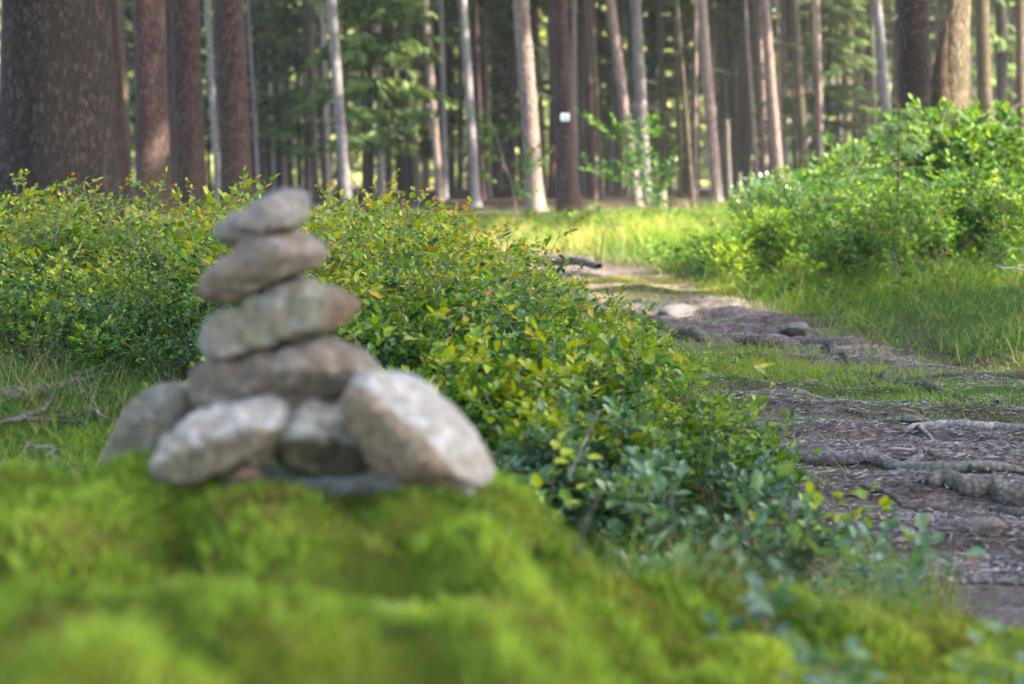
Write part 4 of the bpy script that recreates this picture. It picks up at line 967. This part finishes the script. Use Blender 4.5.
# ------------------------------------------------------------------ beech saplings
def sapling(label, px, py, Y, H, seed, leaf=.06, twig=.45, ntwig=14, hue=.25, mt='leaf', name='beech_sapling', group='broadleaf saplings in the clearing', nstem=1, **kw):
    return single_plant(name, label, 'sapling', px, py, Y, H, M[mt], seed, group, hue, .15, nstem=nstem, single=(nstem == 1), ntwig=ntwig, twig=twig, leaf=leaf, step=leaf * .5, sub=3, flat=.35, **kw)
sapling('beech sapling with layered leaves in front of the clearing, right of the waymarked trunk', 630, 235, 13.5, .98, 601, .062, .60, 15)
sapling('loose beech sapling before the tall pinkish trunk', 516, 240, 14, 1.2, 602, .055, .38, 11, .3)
sapling('tiny dark sapling at the foot of the larger beech sapling', 655, 232, 14.5, .45, 603, .06, .28, 8, .3)

# ------------------------------------------------------------------ shrubs on the right bank
def shrub(name, label, cat, px, Y, kind, seed, H, W, n, hue, young, mt, group, leaf=.03, yb=250, **kw):
    q = P(px, yb, Y); x0 = q.x; z0 = hz(x0, Y)
    root_ = empty(name, (x0, Y, z0)); tag(root_, label, cat, group)
    R = np.random.RandomState(seed); a, b_ = MB(), MB()
    prs = [Plant(seed + 10 * i, H=H, spread=H * .35, leaf=leaf, step=leaf * .8, **kw) for i in range(3)]
    for i in range(n):
        r_ = W * math.sqrt(R.rand()); t = R.uniform(0, 2 * PI); dx, dy = r_ * math.cos(t), r_ * math.sin(t)
        sc = (1 - .45 * (r_ / W) ** 2) * R.uniform(.8, 1.1)
        put_plant(a, b_, prs[i % 3], (dx, dy, hz(x0 + dx, Y + dy) - z0 - .01), sc, R, hue=hue - .16 + R.normal(0, .14), young=young, mi_leaf=0, mi_stem=0, tilt=(dx / W * .25, dy / W * .25))
    a.obj('leaves', M[mt], root_); b_.obj('stem', M['stem'], root_)
GR = 'shrubs on the right bank'
shrub('bilberry_shrub', 'dense bright yellow green shrub at the right edge of the bank', 'shrub', 965, 6.9, 0, 701, .52, .75, 34, .62, .12, 'shrub', GR, .026, nstem=5, ntwig=8, twig=.17)
shrub('bilberry_shrub', 'low yellowish shrub at the left end of the bank thicket', 'shrub', 780, 8.2, 0, 702, .36, .55, 20, .75, .2, 'shrub', GR, .028, nstem=5, ntwig=7, twig=.15)
shrub('bilberry_shrub', 'dark green shrub in the middle of the bank thicket', 'shrub', 865, 8.6, 0, 703, .62, .7, 26, .4, .1, 'shrub', GR, .030, nstem=5, ntwig=8, twig=.2)
shrub('raspberry_shrub', 'tall broad leaved shrub under the torn hollow trunk', 'shrub', 945, 9.2, 0, 704, 1.0, .55, 12, .5, .1, 'leaf', GR, .075, nstem=3, ntwig=9, twig=.3)
shrub('raspberry_shrub', 'tall broad leaved shrub at the right frame edge', 'shrub', 1015, 8.8, 0, 705, .95, .6, 12, .45, .1, 'leaf', GR, .07, nstem=3, ntwig=9, twig=.3)
shrub('raspberry_shrub', 'bluish broad leaved shrub below the pale lilac trunk', 'shrub', 880, 10.5, 0, 706, .75, .36, 12, .5, .1, 'leaf', GR, .07, nstem=3, ntwig=8, twig=.28)
shrub('raspberry_shrub', 'pale loose shrub in front of the greyish brown trunk', 'shrub', 800, 11.5, 0, 707, .5, .6, 9, .6, .2, 'bluish', GR, .06, nstem=3, ntwig=8, twig=.25)
shrub('raspberry_shrub', 'leafy shrub between the yellow green shrub and the tall ones', 'shrub', 1000, 7.9, 0, 709, .72, .6, 14, .6, .1, 'leaf', GR, .05, nstem=4, ntwig=8, twig=.22)

YS = [crown_mesh('crown', 260 + i, .06, 1.0, .42, 12, 8, 16, .13, .016, .12, [M['youngspruce'], M['bark_tan']], .12, .5, True) for i in range(2)]
def yspruce(label, px, Y, sc, v, yb=250):
    q = P(px, yb, Y); z0 = hz(q.x, Y); root_ = empty('spruce_seedling', (q.x, Y, z0)); tag(root_, label, 'young spruce', 'young spruces on the right bank')
    mb = MB(); V, F = tube(np.array([[0, 0, -.03], [.01, 0, .5], [0, .01, 1.02]]), [.014, .009, .003], 6); mb.add(V, F); t = mb.obj('trunk', M['bark_tan'], root_); t.scale = (sc,) * 3
    c = bpy.data.objects.new('crown', YS[v]); COL.objects.link(c); c.parent = root_; c.scale = (sc,) * 3; c.rotation_euler = (0, 0, px)
yspruce('feathery young spruce with spreading sprays left of the yellow green shrub', 895, 7.3, .85, 0)
yspruce('low young spruce at the foot of the dark green bank shrub', 850, 7.8, .7, 1)

# ------------------------------------------------------------------ forest haze
mh, nt, out = mat('haze_air')
pv = nt.nodes.new('ShaderNodeVolumePrincipled'); pv.inputs['Density'].default_value = .0007; pv.inputs['Color'].default_value = (.92, .95, .9, 1); pv.inputs['Anisotropy'].default_value = .3
nt.links.new(pv.outputs[0], out.inputs['Volume'])
mb = MB(); box(mb, (0, 45, 13), (150, 150, 32)); hzb = mb.obj('haze', mh, None, False); tag(hzb, 'faint pale haze in the air of the wood', 'haze', kind='stuff')

# ------------------------------------------------------------------ sky, sun, camera
SUN_DIR = Vector((.64, -.22, .74)).normalized()       # towards the sun
el = math.asin(SUN_DIR.z); az = math.atan2(SUN_DIR.x, SUN_DIR.y)
w = bpy.data.worlds.new('World'); SC.world = w; w.use_nodes = True
nt = w.node_tree; bg = nt.nodes['Background']
sky = nt.nodes.new('ShaderNodeTexSky'); sky.sky_type = 'NISHITA'; sky.sun_disc = False
sky.sun_elevation = el; sky.sun_rotation = az; sky.air_density = 1.0; sky.dust_density = 2.0; sky.ozone_density = .6
nt.links.new(sky.outputs[0], bg.inputs[0]); bg.inputs[1].default_value = .15
sl = bpy.data.lights.new('sun', 'SUN'); sl.energy = 4.0; sl.angle = math.radians(.6); sl.color = (1, .93, .80)
so = bpy.data.objects.new('sun', sl); COL.objects.link(so); so.rotation_euler = (-SUN_DIR).to_track_quat('-Z', 'Y').to_euler()

cam = bpy.data.cameras.new('camera'); co = bpy.data.objects.new('camera', cam); COL.objects.link(co)
cam.lens = 50; cam.sensor_width = 36; cam.sensor_fit = 'HORIZONTAL'; cam.clip_start = .05; cam.clip_end = 2000
co.location = (0, 0, CAM_Z); co.rotation_euler = (PI / 2 - PITCH, 0, 0)
cam.dof.use_dof = True; cam.dof.focus_distance = 3.6; cam.dof.aperture_fstop = 3.4; cam.dof.aperture_blades = 9
SC.camera = co
SC.view_settings.view_transform = 'Standard'; SC.view_settings.look = 'None'; SC.view_settings.gamma = 1
SC.view_settings.exposure = 3.4
SC.view_settings.use_white_balance = True; SC.view_settings.white_balance_temperature = 6750; SC.view_settings.white_balance_tint = 10
SC.render.engine = 'CYCLES'
cy = SC.cycles
cy.use_denoising = True; cy.denoiser = 'OPENIMAGEDENOISE'
cy.max_bounces = 7; cy.diffuse_bounces = 4; cy.glossy_bounces = 3; cy.transmission_bounces = 5; cy.transparent_max_bounces = 6
cy.caustics_reflective = False; cy.caustics_refractive = False; cy.sample_clamp_indirect = 6
